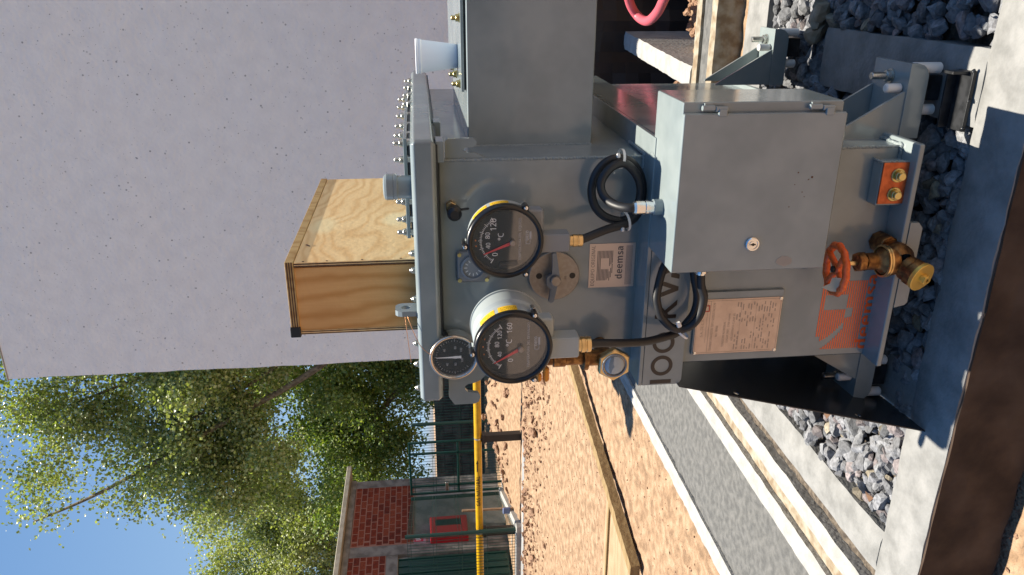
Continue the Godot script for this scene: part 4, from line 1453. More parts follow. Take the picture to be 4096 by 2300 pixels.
func build_transformer() -> void:
	var T := thing("transformer", "pale grey oil filled power transformer with dial gauges and control box", "transformer", Vector3(-0.64, -0.05, -0.5))
	var P: Material = M.paint
	# tank, upper and lower
	var mb := MB.new()
	mb.bb(-0.921, -0.392, 0.60, 1.112, -1.15, 0.0, 0.006)
	put(T, "upper_tank", mb, P)
	put(T, "weld_seam", weld_line([Vector3(-0.3945, 0.64, -0.002), Vector3(-0.3945, 1.11, -0.002)], 0.0035), M.weld)
	put(T, "weld_seam", weld_line([Vector3(-0.392, 0.731, -0.140), Vector3(-0.392, 1.03, -0.140)], 0.0035), M.weld)
	mb = MB.new()
	mb.bb(-0.905, -0.368, 0.04, 0.60, -1.05, 0.06, 0.006)
	put(T, "lower_tank", mb, P)
	put(T, "weld_seam", weld_line([Vector3(-0.3705, 0.05, 0.0575), Vector3(-0.3705, 0.52, 0.0575)], 0.0035), M.weld)
	# base flange with its foot
	mb = MB.new()
	mb.bb(-0.908, -0.352, 0.029, 0.045, -1.08, 0.125, 0.004)
	put(T, "base_flange", mb, P)
	mb = MB.new()
	mb.extrude(at(0, 0, 0.112), V2([-0.535, 0.0285, -0.535, 0.008, -0.548, -0.003, -0.735, -0.003, -0.742, 0.003, -0.748, 0.0285]), 0.012)
	put(T, "foot", mb, P)
	put(T, "weld_seam", weld_line([Vector3(-0.366, 0.047, -0.03), Vector3(-0.366, 0.047, 0.062), Vector3(-0.44, 0.047, 0.064)], 0.005), M.weld)
	# ledge with the rating band round the tank
	mb = MB.new()
	mb.bb(-0.951, -0.336, 0.626, 0.637, -1.03, 0.080, 0.002)
	put(T, "ledge", mb, P)
	mb = MB.new()
	mb.extrude(at(0, 0, 0.064), V2([-0.950, 0.6255, -0.950, 0.540, -0.946, 0.531, -0.938, 0.527, -0.336, 0.527, -0.336, 0.6255]), 0.016)
	mb.bb(-0.351, -0.3365, 0.527, 0.6255, -1.03, 0.0635)
	mb.bb(-0.9505, -0.936, 0.527, 0.6255, -1.03, 0.0635)
	var band := put(T, "rating_band", mb, P)
	put(T, "weld_seam", weld_line([Vector3(-0.385, 0.638, -0.13), Vector3(-0.386, 0.638, 0.003), Vector3(-0.42, 0.638, 0.005)], 0.004), M.weld)
	var zl := 0.0802
	mb = MB.new()
	mb.bb(-0.9465, -0.936, 0.5535, 0.6065, zl, zl + 0.0006)
	put(band, "numeral", mb, M.rating_print)
	for cx in [-0.897, -0.835]:
		mb = MB.new()
		mb.ellipse_ring(at(0, 0, zl), cx, 0.580, 0.0275, 0.0275, 0.0092, 0.0006)
		put(band, "numeral", mb, M.rating_print)
	mb = MB.new()
	mb.bb(-0.770, -0.7605, 0.555, 0.607, zl, zl + 0.0006)
	mb.extrude(at(0, 0, zl), V2([-0.7605, 0.5745, -0.7605, 0.5860, -0.7375, 0.607, -0.7240, 0.607, -0.7490, 0.5835, -0.7225, 0.555, -0.7355, 0.555, -0.7555, 0.577]), 0.0006)
	put(band, "letter", mb, M.rating_print)
	mb = MB.new()
	mb.extrude(at(0, 0, zl), V2([-0.7180, 0.607, -0.7070, 0.607, -0.6935, 0.572, -0.6800, 0.607, -0.6690, 0.607, -0.6885, 0.555, -0.6985, 0.555]), 0.0006)
	put(band, "letter", mb, M.rating_print)
	mb = MB.new()
	mb.extrude(at(0, 0, zl), V2([-0.6690, 0.555, -0.6580, 0.555, -0.6540, 0.5655, -0.6340, 0.5655, -0.6300, 0.555, -0.6190, 0.555, -0.6385, 0.607, -0.6495, 0.607, -0.6560, 0.590, -0.6500, 0.575, -0.6440, 0.592, -0.6375, 0.575, -0.6640, 0.575 - 0.0]), 0.0006)
	put(band, "letter", mb, M.rating_print)

	# lid
	mb = MB.new()
	mb.bb(-0.985, -0.338, 1.116, 1.171, -1.25, 0.05, 0.011)
	var lid := put(T, "lid", mb, P)
	mb = MB.new()
	mb.bb(-0.96, -0.352, 1.1115, 1.1165, -1.22, 0.03)
	put(lid, "gasket", mb, M.dark_gasket)
	for z in [0.0, -0.24]:
		mb = MB.new()
		mb.bb(-0.393, -0.345, 1.097, 1.1155, z - 0.03, z + 0.028, 0.002)
		put(lid, "clamp_block", mb, P)
	for q in [[-0.611, 0.012], [-0.726, 0.012], [-0.843, 0.012], [-0.895, 0.02], [-0.962, 0.02], [-0.65, 0.02]]:
		put(lid, "bolt", bolt(at(q[0], 1.1705, q[1] - 0.01), 0.005, 0.004), M.zinc)
	for k in 4:
		put(lid, "bolt", bolt(at(-0.352, 1.1705, -0.55 - 0.17 * k), 0.006, 0.012), M.zinc)
	# hatch cover on the lid with its studs
	mb = MB.new()
	mb.bb(-0.590, -0.356, 1.1715, 1.1770, -1.0, -0.055)
	mb.col = Color(1, 1, 1)
	put(lid, "hatch_gasket", mb, M.dark_gasket)
	mb = MB.new()
	mb.bb(-0.592, -0.354, 1.179, 1.1875, -1.0, -0.053, 0.001)
	put(lid, "hatch_cover", mb, P)
	for q in [[-0.366, -0.066], [-0.366, -0.155], [-0.366, -0.28], [-0.366, -0.43], [-0.366, -0.58], [-0.366, -0.73], [-0.405, -0.066], [-0.505, -0.066], [-0.548, -0.066], [-0.580, -0.066]]:
		put(lid, "stud", bolt(at(q[0], 1.1872, q[1]), 0.0055, 0.012), M.zinc)
		mb = MB.new()
		mb.cyl(at(q[0] + 0.004, 1.171, q[1] + 0.012), 0.009, 0.008, 6)
		put(lid, "nut", mb, M.zinc)
	# filler pipe and cap
	mb = MB.new()
	mb.cyl(at(-0.453, 1.169, -0.002), 0.0265, 0.038, 28, 0.001)
	var fp := put(T, "filler_pipe", mb, P)
	mb = MB.new()
	mb.lathe(at(-0.452, 1.203, -0.002), [Vector2(0.0265, 0), Vector2(0.0305, 0.001), Vector2(0.0305, 0.008), Vector2(0.029, 0.009), Vector2(0.030, 0.010), Vector2(0.030, 0.024), Vector2(0.028, 0.029), Vector2(0.022, 0.0315), Vector2(0, 0.032)], 16)
	put(fp, "cap", mb, P)
	# lifting eye on the lid
	mb = MB.new()
	mb.holed(Transform3D(Basis(Vector3.FORWARD, Vector3.UP, Vector3.RIGHT), Vector3(-0.757, 1.170, 0.035)), V2([0, 0, 0.052, 0, 0.052, 0.036, 0.048, 0.046, 0.040, 0.052, 0.012, 0.052, 0.004, 0.046, 0, 0.036]), Vector2(0.026, 0.028), 0.011, 0.013)
	put(T, "lifting_eye", mb, P)
	# lifting hooks on the tank's sides
	mb = MB.new()
	mb.extrude(at(0, 0, -0.026), V2([-0.915, 1.100, -1.008, 1.100, -1.030, 1.086, -1.030, 1.034, -1.024, 1.024, -1.012, 1.020, -1.000, 1.026, -0.997, 1.040, -0.995, 1.052, -0.988, 1.059, -0.978, 1.059, -0.972, 1.050, -0.970, 1.036, -0.962, 1.018, -0.945, 1.002, -0.915, 0.985]), 0.012)
	put(T, "lifting_hook", mb, P)
	mb = MB.new()
	mb.extrude(at(0, 0, -0.016), V2([-0.397, 1.094, -0.352, 1.094, -0.346, 1.088, -0.346, 1.030, -0.352, 1.023, -0.362, 1.023, -0.366, 1.030, -0.367, 1.050, -0.374, 1.054, -0.378, 1.046, -0.378, 1.03, -0.386, 1.012, -0.397, 0.99]), 0.012)
	put(T, "lifting_hook", mb, P)
	# terminal box on the right flank
	var tb := group_part(T, "terminal_box", Vector3(-0.04, 0.73, -0.5))
	mb = MB.new()
	mb.bb(-0.396, 0.36, 0.731, 1.034, -0.88, -0.14, 0.003)
	put(tb, "box", mb, P)
	mb = MB.new()
	mb.bb(-0.262, 0.345, 1.0345, 1.0385, -0.86, -0.165)
	put(tb, "gasket", mb, M.dark_gasket)
	mb = MB.new()
	mb.bb(-0.266, 0.35, 1.039, 1.0465, -0.865, -0.160, 0.001)
	put(tb, "cover", mb, P)
	for q in [[-0.252, -0.20], [-0.248, -0.36], [-0.248, -0.53], [-0.248, -0.70], [-0.1, -0.178], [0.1, -0.178]]:
		put(tb, "bolt", bolt(at(q[0], 1.0463, q[1]), 0.0055, 0.010), M.zinc_yellow)
	# control cabinet
	var cb := group_part(T, "control_cabinet", Vector3(-0.42, 0.3, 0.15))
	mb = MB.new()
	mb.bb(-0.590, -0.236, 0.300, 0.634, 0.0605, 0.236, 0.003)
	put(cb, "case", mb, P)
	mb = MB.new()
	mb.bb(-0.588, -0.256, 0.298, 0.637, 0.2385, 0.2535, 0.004)
	put(cb, "door", mb, P)
	for y0 in [0.573, 0.352]:
		mb = MB.new()
		mb.cyl(at(-0.246, y0, 0.246), 0.0055, 0.026, 14, 0.001)
		mb.bb(-0.249, -0.237, y0 + 0.002, y0 + 0.020, 0.237, 0.243, 0.001)
		mb.cyl(at(-0.248, y0 - 0.026, 0.247), 0.0055, 0.025, 14, 0.001)
		mb.bb(-0.262, -0.247, y0 - 0.024, y0 - 0.006, 0.2475, 0.2555, 0.002)
		put(cb, "hinge", mb, P)
	mb = MB.new()
	var FB := Basis(Vector3.RIGHT, Vector3.BACK, Vector3.DOWN)
	mb.lathe(Transform3D(FB, Vector3(-0.527, 0.466, 0.2535)), [Vector2(0.0152, 0), Vector2(0.0152, 0.004), Vector2(0.0135, 0.0065), Vector2(0.0105, 0.007), Vector2(0.0098, 0.0045), Vector2(0.0072, 0.0045), Vector2(0.007, 0.006), Vector2(0.0035, 0.006), Vector2(0.003, 0.003), Vector2(0, 0.003)], 28)
	var lk := put(cb, "lock", mb, M.chrome)
	mb = MB.new()
	mb.bb(-0.5285, -0.5255, 0.460, 0.472, 0.2567, 0.2597)
	put(cb, "keyhole", mb, M.black)
	# a peeled patch and rust specks on the door
	mb = MB.new()
	var blob := PackedVector2Array()
	for k in 18:
		blob.append(Vector2(-0.568, 0.390) + Vector2.from_angle(TAU * k / 18) * Vector2(0.011, 0.017) * (1.0 + 0.25 * gn.get_noise_2d(k * 3.0, 1.0)))
	mb.extrude(at(0, 0, 0.2534), blob, 0.0007)
	put(cb, "peeled_patch", mb, mat(lin(0.30, 0.27, 0.24), 0.6))
	mb = MB.new()
	for q in [[-0.377, 0.386, 0.0016], [-0.387, 0.355, 0.0024], [-0.402, 0.390, 0.0011], [-0.418, 0.372, 0.0013], [-0.428, 0.366, 0.0011], [-0.449, 0.396, 0.0013], [-0.392, 0.362, 0.0014]]:
		mb.cyl(Transform3D(FB, Vector3(q[0], q[1], 0.2532)), q[2], 0.0006, 8)
	put(cb, "rust_specks", mb, mat(lin(0.10, 0.045, 0.02), 0.9))
	# glands of the cabinet
	mb = MB.new()
	mb.cyl(at(-0.472, 0.633, 0.150), 0.0175, 0.021, 24, 0.001)
	put(cb, "gland_collar", mb, P)
	mb = MB.new()
	mb.lathe(at(-0.472, 0.654, 0.150), [Vector2(0.0150, 0), Vector2(0.0150, 0.012), Vector2(0.0135, 0.0125), Vector2(0.0135, 0.015)], 24)
	mb.cyl(at(-0.472, 0.664, 0.150), 0.0168, 0.008, 6, 0.001)
	mb.lathe(at(-0.472, 0.672, 0.150), [Vector2(0.0145, 0), Vector2(0.0152, 0.001), Vector2(0.0152, 0.020), Vector2(0.0135, 0.025), Vector2(0.0095, 0.026)], 10)
	put(cb, "cable_gland", mb, M.chrome)
	mb = MB.new()
	mb.lathe(along(Vector3(-0.589, 0.535, 0.160), Vector3.LEFT), [Vector2(0.0165, 0), Vector2(0.0165, 0.012), Vector2(0.0150, 0.013), Vector2(0.0150, 0.034), Vector2(0.0130, 0.038), Vector2(0.0098, 0.039)], 10)
	put(cb, "cable_gland", mb, M.chrome)

	# dial gauges
	gauge(T, Vector3(-0.546, 0.973, 0.140), false)
	gauge(T, Vector3(-0.745, 0.968, 0.260), true)
	# small round pressure gauge at the upper left
	var pg := group_part(T, "pressure_gauge", Vector3(-0.860, 1.088, 0.060))
	mb = MB.new()
	var F := Transform3D(FB, Vector3.ZERO)
	mb.lathe(F, [Vector2(0.050, -0.010), Vector2(0.052, -0.002), Vector2(0.0555, 0.0), Vector2(0.0585, -0.003), Vector2(0.0585, -0.010)], 48, true)
	own(pg, "bezel", mb, mat(lin(0.66, 0.56, 0.47), 0.25, 0.9))
	mb = MB.new()
	mb.lathe(F, [Vector2(0.0575, -0.010), Vector2(0.0575, -0.045), Vector2(0.050, -0.05), Vector2(0.012, -0.052), Vector2(0.012, -0.07)], 48)
	own(pg, "housing", mb, M.chrome)
	mb = MB.new()
	mb.lathe(F, [Vector2(0, -0.009), Vector2(0.0515, -0.009)], 48)
	own(pg, "dial", mb, M.dial)
	mb = MB.new()
	mb.lathe(F, [Vector2(0, -0.003), Vector2(0.0515, -0.003)], 48)
	own(pg, "glass", mb, M.glass)
	mb = MB.new()
	for k in 31:
		var a := deg_to_rad(-50.0 + 280.0 * k / 30)
		var d := Vector3(cos(a), sin(a), 0)
		mb.bar(d * 0.0400 + Vector3(0, 0, -0.0088), d * (0.0435 if k % 5 else 0.0455) + Vector3(0, 0, -0.0088), 0.0006 if k % 5 else 0.001, 0.0004, 0.0, Vector3.BACK)
	for q in [["40", 0.018, 0.022], ["80", 0.024, -0.004], ["100", 0.017, -0.018], ["40", -0.020, 0.016], ["80", -0.020, -0.004], ["100", -0.010, -0.020]]:
		mb.text(q[0], at(q[1], q[2], -0.0088), 0.0052)
	own(pg, "scale_marks", mb, mat(lin(0.42, 0.40, 0.39), 0.5))
	mb = MB.new()
	mb.extrude(at(0, 0, -0.006), V2([-0.0006, 0.042, -0.0022, 0.004, -0.0034, -0.004, -0.0028, -0.012, -0.0038, -0.018, 0.0036, -0.018, 0.0028, -0.012, 0.0034, -0.004, 0.0022, 0.004, 0.0006, 0.042]), 0.0006)
	own(pg, "needle", mb, M.white_print)
	# small sampling valve under the lid
	var sv := group_part(T, "sampling_valve", Vector3(-0.504, 1.084, 0.0))
	mb = MB.new()
	mb.cyl(Transform3D(FB, Vector3(-0.498, 1.084, -0.001)), 0.013, 0.022, 6, 0.001)
	put(sv, "nut", mb, M.brass)
	mb = MB.new()
	mb.lathe(Transform3D(FB, Vector3(-0.506, 1.078, 0.020)), [Vector2(0.014, 0), Vector2(0.0165, 0.004), Vector2(0.0165, 0.026), Vector2(0.010, 0.034), Vector2(0, 0.034)], 20)
	put(sv, "body", mb, M.black)
	mb = MB.new()
	mb.bar(Vector3(-0.500, 1.070, 0.034), Vector3(-0.497, 1.044, 0.034), 0.007, 0.005, 0.002)
	put(sv, "handle", mb, M.black)
	# level indicator, half hidden behind the liquid gauge
	var li := group_part(T, "level_indicator", Vector3(-0.648, 1.036, 0.0))
	mb = MB.new()
	mb.box(at(-0.646, 1.036, 0.007), Vector3(0.078, 0.078, 0.014), 0.006)
	put(li, "flange", mb, M.stem_grey)
	mb = MB.new()
	mb.lathe(Transform3D(FB, Vector3(-0.646, 1.036, 0.014)), [Vector2(0.030, 0), Vector2(0.030, 0.008), Vector2(0.025, 0.010), Vector2(0.024, 0.004), Vector2(0, 0.004)], 32)
	put(li, "rim", mb, M.stem_grey)
	mb = MB.new()
	for k in 12:
		var d := Vector3(cos(TAU * k / 12), sin(TAU * k / 12), 0)
		mb.bar(Vector3(-0.646, 1.036, 0.0184) + d * 0.014, Vector3(-0.646, 1.036, 0.0184) + d * 0.021, 0.002, 0.0006, 0.0, Vector3.BACK)
	put(li, "scale_marks", mb, M.white_print)
	for q in [[-0.032, 0.032], [0.032, 0.032], [-0.032, -0.032]]:
		mb = MB.new()
		mb.cyl(Transform3D(FB, Vector3(-0.646 + q[0], 1.036 + q[1], 0.0135)), 0.005, 0.005, 6)
		put(li, "bolt", mb, M.zinc_yellow)
	# tap changer disc and handle
	var tc := group_part(T, "tap_changer", Vector3(-0.678, 0.842, 0.0))
	mb = MB.new()
	mb.cyl(Transform3D(FB, Vector3(-0.678, 0.841, 0.0005)), 0.0615, 0.010, 56, 0.0015)
	put(tc, "disc", mb, M.alu)
	for q in [[-0.676, 0.878], [-0.678, 0.797]]:
		mb = MB.new()
		mb.cyl(Transform3D(FB, Vector3(q[0], q[1], 0.0101)), 0.0075, 0.0008, 20)
		put(tc, "hole", mb, M.black)
	mb = MB.new()
	mb.text("1 2 3 4 5", at(-0.678, 0.892, 0.0103), 0.006)
	mb.text("No.", at(-0.683, 0.815, 0.0103), 0.006)
	put(tc, "engraving", mb, M.plate_print)
	mb = MB.new()
	mb.extrude(at(0, 0, 0.028), V2([-0.610, 0.852, -0.610, 0.842, -0.668, 0.833, -0.732, 0.846, -0.736, 0.853, -0.732, 0.858, -0.700, 0.854, -0.690, 0.864, -0.670, 0.864, -0.662, 0.852, -0.640, 0.851]), 0.012)
	mb.cyl(Transform3D(FB, Vector3(-0.677, 0.845, 0.010)), 0.010, 0.02, 18)
	put(tc, "handle", mb, mat(lin(0.16, 0.20, 0.26), 0.3, 0.5))
	mb = MB.new()
	mb.cyl(Transform3D(FB, Vector3(-0.677, 0.843, 0.040)), 0.0125, 0.010, 24, 0.002)
	put(tc, "knob", mb, M.alu)
	# foil sticker
	var sk := group_part(T, "sticker", Vector3(-0.66, 0.7, 0.0))
	mb = MB.new()
	mb.box(at(-0.659, 0.699, 0.0009), Vector3(0.113, 0.113, 0.0012), 0.0005)
	put(sk, "foil", mb, M.sticker)
	mb = MB.new()
	mb.text("EQUIPO ORIGINAL", at(-0.659, 0.7455, 0.0016), 0.0085, 0.0002, false, 1.05)
	mb.text("deemsa", at(-0.652, 0.6805, 0.0016), 0.0165, 0.0002, true, 1.0)
	for k in 12:
		var y := 0.7345 - 0.0033 * k
		var x0 := -0.634 - 0.0 * k
		var xl := -0.697 + (0.0 if k < 6 else 0.0035 * (k - 6) * (k - 6) * 0.35)
		var ranges := [[xl, -0.621]] if k < 3 else ([[xl, -0.668], [-0.640, -0.621]] if k < 9 else [[xl - 0.012, xl + 0.012], [-0.66 + 0.004 * (k - 9), -0.621]])
		for q in ranges:
			mb.bb(q[0], q[1], y - 0.0009, y + 0.0009, 0.0016, 0.0018)
	for k in 7:
		mb.bb(-0.71, -0.609, 0.664 - 0.0024 * k, 0.6648 - 0.0024 * k, 0.0016, 0.0017)
	put(sk, "print", mb, M.sticker_print)
	# nameplate
	var np := group_part(T, "nameplate", Vector3(-0.80, 0.4, 0.06))
	mb = MB.new()
	mb.bb(-0.878, -0.712, 0.284, 0.503, 0.0605, 0.0685, 0.001)
	put(np, "backing_plate", mb, P)
	mb = MB.new()
	mb.bb(-0.876, -0.730, 0.286, 0.500, 0.0690, 0.0705, 0.0004)
	put(np, "plate", mb, M.plate)
	mb = MB.new()
	var zp := 0.0707
	for q in [[-0.872, -0.734, 0.4655, 0.4663], [-0.872, -0.734, 0.4970, 0.4976], [-0.872, -0.734, 0.2890, 0.2896], [-0.8722, -0.8716, 0.289, 0.497], [-0.7346, -0.734, 0.289, 0.497], [-0.845, -0.742, 0.4725, 0.4730], [-0.866, -0.742, 0.3880, 0.3884], [-0.866, -0.742, 0.3500, 0.3503]]:
		mb.bb(q[0], q[1], q[2], q[3], zp, zp + 0.0002)
	mb.text("S.A. DE C.V.", at(-0.805, 0.4830, zp), 0.0068, 0.0002)
	mb.text("TRANSFORMADOR TIPO SUBESTACION", at(-0.803, 0.4575, zp), 0.0058, 0.0002, false, 0.92)
	mb.text("No. SERIE", at(-0.815, 0.4455, zp), 0.0052, 0.0002)
	mb.text("TENSION NOMINAL", at(-0.824, 0.4265, zp), 0.0056, 0.0002)
	mb.text("LUGAR INST. 2300 msnm", at(-0.808, 0.4165, zp), 0.0050, 0.0002)
	mb.text("AISLAMIENTO CLASE 65", at(-0.806, 0.4045, zp), 0.0050, 0.0002)
	var pr := RandomNumberGenerator.new()
	pr.seed = 4
	for row in 15:
		var y := 0.396 - 0.0068 * row
		var x := -0.867
		while x < -0.742:
			var l := pr.randf_range(0.004, 0.016)
			if pr.randf() < 0.6:
				mb.bb(x, minf(x + l, -0.740), y, y + 0.0024, zp, zp + 0.0002)
			x += l + pr.randf_range(0.002, 0.008)
	put(np, "print", mb, M.plate_print)
	mb = MB.new()
	mb.bb(-0.762, -0.745, 0.468, 0.4705, zp, zp + 0.0003)
	mb.bb(-0.762, -0.745, 0.4805, 0.483, zp, zp + 0.0003)
	mb.bb(-0.762, -0.7595, 0.4705, 0.4805, zp, zp + 0.0003)
	mb.bb(-0.7475, -0.745, 0.4705, 0.4805, zp, zp + 0.0003)
	put(np, "emblem", mb, mat(lin(0.45, 0.03, 0.02), 0.4))
	for q in [[-0.872, 0.496], [-0.873, 0.290], [-0.734, 0.290], [-0.734, 0.496]]:
		mb = MB.new()
		mb.lathe(Transform3D(FB, Vector3(q[0], q[1], 0.0705)), [Vector2(0.0042, 0), Vector2(0.0038, 0.0014), Vector2(0.002, 0.0018), Vector2(0.0014, 0.0006), Vector2(0, 0.0006)], 14)
		put(np, "rivet", mb, M.chrome)
	# orange striped emblem with the maker's name
	var lg := group_part(T, "maker_emblem", Vector3(-0.79, 0.1, 0.06))
	mb = MB.new()
	var zo := 0.0604
	for k in 20:
		var y := 0.1785 - 0.0058 * k
		var u := k / 19.0
		var xl := -0.884
		var segs: Array
		# swoosh: a pale tail from the lower left up to the notch
		var sw := lerpf(-0.866, -0.790, pow(clampf((u - 0.05) / 0.70, 0, 1), 1.6))
		if u < 0.10:
			segs = [[-0.848, -0.700]]
		elif u < 0.62:
			segs = [[xl, sw - 0.020 + 0.010 * u], [sw + 0.004, -0.776], [-0.736, -0.700]]
		elif u < 0.76:
			segs = [[xl, -0.800 + 0.02 * (u - 0.6)], [-0.772, -0.700]]
		else:
			segs = [[xl, -0.700]]
		for q in segs:
			if q[1] - q[0] > 0.002:
				mb.bb(q[0], q[1], y - 0.00175, y + 0.00175, zo, zo + 0.0003)
	put(lg, "stripes", mb, M.logo_orange)
	mb = MB.new()
	mb.text("deemsa", at(-0.786, 0.0545, zo + 0.0004), 0.031, 0.0004, true, 1.28)
	put(lg, "lettering", mb, mat(lin(0.88, 0.11, 0.015), 0.35))
	# earthing pad
	var ep := group_part(T, "earthing_pad", Vector3(-0.45, 0.07, 0.06))
	mb = MB.new()
	mb.bb(-0.500, -0.397, 0.033, 0.109, 0.0600, 0.0975, 0.003)
	put(ep, "block", mb, P)
	mb = MB.new()
	mb.bb(-0.494, -0.3975, 0.0345, 0.1065, 0.0980, 0.1020, 0.0006)
	put(ep, "copper_plate", mb, M.copper)
	for q in [[-0.427, 0.0685], [-0.471, 0.0705]]:
		mb = MB.new()
		mb.cyl(Transform3D(FB, Vector3(q[0], q[1], 0.1021)), 0.0165, 0.003, 28, 0.0008)
		mb.cyl(Transform3D(FB, Vector3(q[0], q[1], 0.1052)), 0.0130, 0.010, 6, 0.0012)
		mb.cyl(Transform3D(FB, Vector3(q[0], q[1], 0.115)), 0.0090, 0.006, 18, 0.001)
		put(ep, "bolt", mb, M.zinc_yellow)
	put(ep, "weld_bead", weld_line([Vector3(-0.396, 0.11, 0.062), Vector3(-0.396, 0.112, 0.098), Vector3(-0.397, 0.034, 0.098)], 0.003), M.weld)
	# drain valve
	var dv := group_part(T, "drain_valve", Vector3(-0.64, 0.06, 0.12))
	mb = MB.new()
	mb.cyl(Transform3D(FB, Vector3(-0.598, 0.060, 0.060)), 0.026, 0.05, 8, 0.002)
	mb.lathe(Transform3D(FB, Vector3(-0.618, 0.052, 0.105)), [Vector2(0.020, -0.01), Vector2(0.036, 0.004), Vector2(0.038, 0.022), Vector2(0.036, 0.040), Vector2(0.026, 0.052), Vector2(0.022, 0.058)], 24, true)
	mb.lathe(at(-0.622, 0.062, 0.135), [Vector2(0.034, 0.0), Vector2(0.036, 0.012), Vector2(0.032, 0.028), Vector2(0.021, 0.036), Vector2(0.019, 0.046)], 24, true)
	put(dv, "body", mb, M.brass_worn)
	mb = MB.new()
	mb.lathe(at(-0.622, 0.080, 0.135), [Vector2(0.034, 0), Vector2(0.0385, 0.001), Vector2(0.0385, 0.005), Vector2(0.036, 0.006), Vector2(0.0385, 0.007), Vector2(0.0385, 0.011), Vector2(0.034, 0.012)], 32)
	put(dv, "ring", mb, M.brass)
	mb = MB.new()
	mb.lathe(at(-0.622, 0.106, 0.135), [Vector2(0.019, 0), Vector2(0.0205, 0.004), Vector2(0.0195, 0.024), Vector2(0.0215, 0.028)], 20, true)
	mb.cyl(at(-0.622, 0.134, 0.135), 0.0235, 0.020, 6, 0.002)
	put(dv, "bonnet", mb, M.brass_worn)
	mb = MB.new()
	mb.cyl(at(-0.624, 0.15, 0.137), 0.006, 0.06, 12)
	put(dv, "stem", mb, M.brass)
	mb = MB.new()
	var ring := PackedVector3Array()
	for k in 49:
		var a := TAU * k / 48
		var rr := 0.0545 + 0.0018 * cos(a * 12.0)
		ring.append(Vector3(-0.632 + cos(a) * rr, 0.2085 + 0.006 * sin(a), 0.150 + sin(a) * rr))
	mb.tube(ring, 0.0085, 12)
	for k in 4:
		var a := TAU * k / 4 + 0.6
		mb.tube(PackedVector3Array([Vector3(-0.632, 0.204, 0.150), Vector3(-0.632 + cos(a) * 0.051, 0.2085, 0.150 + sin(a) * 0.051)]), 0.0075, 8)
	mb.cyl(at(-0.632, 0.196, 0.150), 0.014, 0.018, 16, 0.003)
	put(dv, "handwheel", mb, M.wheel)
	mb = MB.new()
	mb.cyl(at(-0.632, 0.213, 0.150), 0.008, 0.006, 6)
	put(dv, "wheel_nut", mb, M.black)
	mb = MB.new()
	mb.extrude(Transform3D(Basis.from_euler(Vector3(-0.5, 0.3, 0.25)), Vector3(-0.655, 0.214, 0.185)), V2([-0.018, 0.002, -0.012, 0.022, 0.002, 0.040, 0.006, 0.020, 0.018, 0.012, 0.012, -0.008]), 0.0006)
	put(dv, "paper_tag", mb, mat(lin(0.62, 0.52, 0.36), 0.8))
	var ax := Vector3(-0.22, -0.32, 0.92).normalized()
	mb = MB.new()
	mb.cyl(along(Vector3(-0.632, 0.040, 0.155), ax), 0.030, 0.020, 28, 0.001)
	mb.cyl(along(Vector3(-0.632, 0.040, 0.155) + ax * 0.020, ax), 0.036, 0.018, 6, 0.002)
	put(dv, "outlet_nut", mb, M.brass_worn)
	mb = MB.new()
	mb.lathe(along(Vector3(-0.632, 0.040, 0.155) + ax * 0.038, ax), [Vector2(0.0, 0), Vector2(0.034, 0), Vector2(0.0345, 0.009), Vector2(0.033, 0.010), Vector2(0, 0.010)], 40)
	mb.lathe(along(Vector3(-0.632, 0.040, 0.155) + ax * 0.048, ax), [Vector2(0.012, 0), Vector2(0.012, 0.012), Vector2(0.011, 0.013), Vector2(0.0045, 0.013), Vector2(0.0045, 0.004), Vector2(0, 0.004)], 8)
	put(dv, "plug", mb, M.brass_yellow)
	mb = MB.new()
	mb.cyl(along(Vector3(-0.632, 0.040, 0.155) + ax * 0.0525, ax), 0.0044, 0.001, 12)
	put(dv, "plug_hole", mb, M.black)
	# sight glass and its brass pipework at the left edge
	var sg := group_part(T, "sight_glass", Vector3(-0.87, 0.71, 0.1))
	mb = MB.new()
	mb.cyl(Transform3D(FB, Vector3(-0.870, 0.709, 0.096)), 0.0415, 0.022, 6, 0.003)
	put(sg, "hex_nut", mb, M.brass)
	mb = MB.new()
	mb.lathe(Transform3D(FB, Vector3(-0.870, 0.709, 0.118)), [Vector2(0.030, -0.004), Vector2(0.031, 0.002), Vector2(0.028, 0.004), Vector2(0.026, 0.002)], 32, true)
	mb.lathe(Transform3D(FB, Vector3(-0.870, 0.709, 0.114)), [Vector2(0.0275, 0), Vector2(0, 0)], 32)
	put(sg, "lens_ring", mb, M.stem_grey)
	mb = MB.new()
	mb.lathe(Transform3D(FB, Vector3(-0.870, 0.709, 0.116)), [Vector2(0.027, 0), Vector2(0.022, 0.005), Vector2(0.012, 0.008), Vector2(0, 0.009)], 32, true)
	put(sg, "lens", mb, mat(lin(0.30, 0.36, 0.42), 0.04, 0.3))
	mb = MB.new()
	mb.lathe(at(-0.868, 0.735, 0.075), [Vector2(0.020, -0.03), Vector2(0.020, 0.03), Vector2(0.030, 0.032), Vector2(0.030, 0.042), Vector2(0.016, 0.044), Vector2(0.016, 0.085), Vector2(0.019, 0.087), Vector2(0.019, 0.115), Vector2(0.014, 0.117), Vector2(0.014, 0.14)], 16)
	mb.cyl(Transform3D(FB, Vector3(-0.868, 0.72, 0.0)), 0.018, 0.1, 16)
	put(sg, "pipe", mb, M.brass_worn)
	mb = MB.new()
	mb.bb(-0.945, -0.905, 0.853, 0.868, 0.03, 0.05, 0.005)
	mb.bb(-0.945, -0.920, 0.872, 0.884, 0.03, 0.05, 0.005)
	put(sg, "valve_handle", mb, mat(lin(0.75, 0.27, 0.02), 0.4))
	# cables
	var lc := group_part(T, "cable", Vector3(-0.72, 0.6, 0.13))
	mb = MB.new()
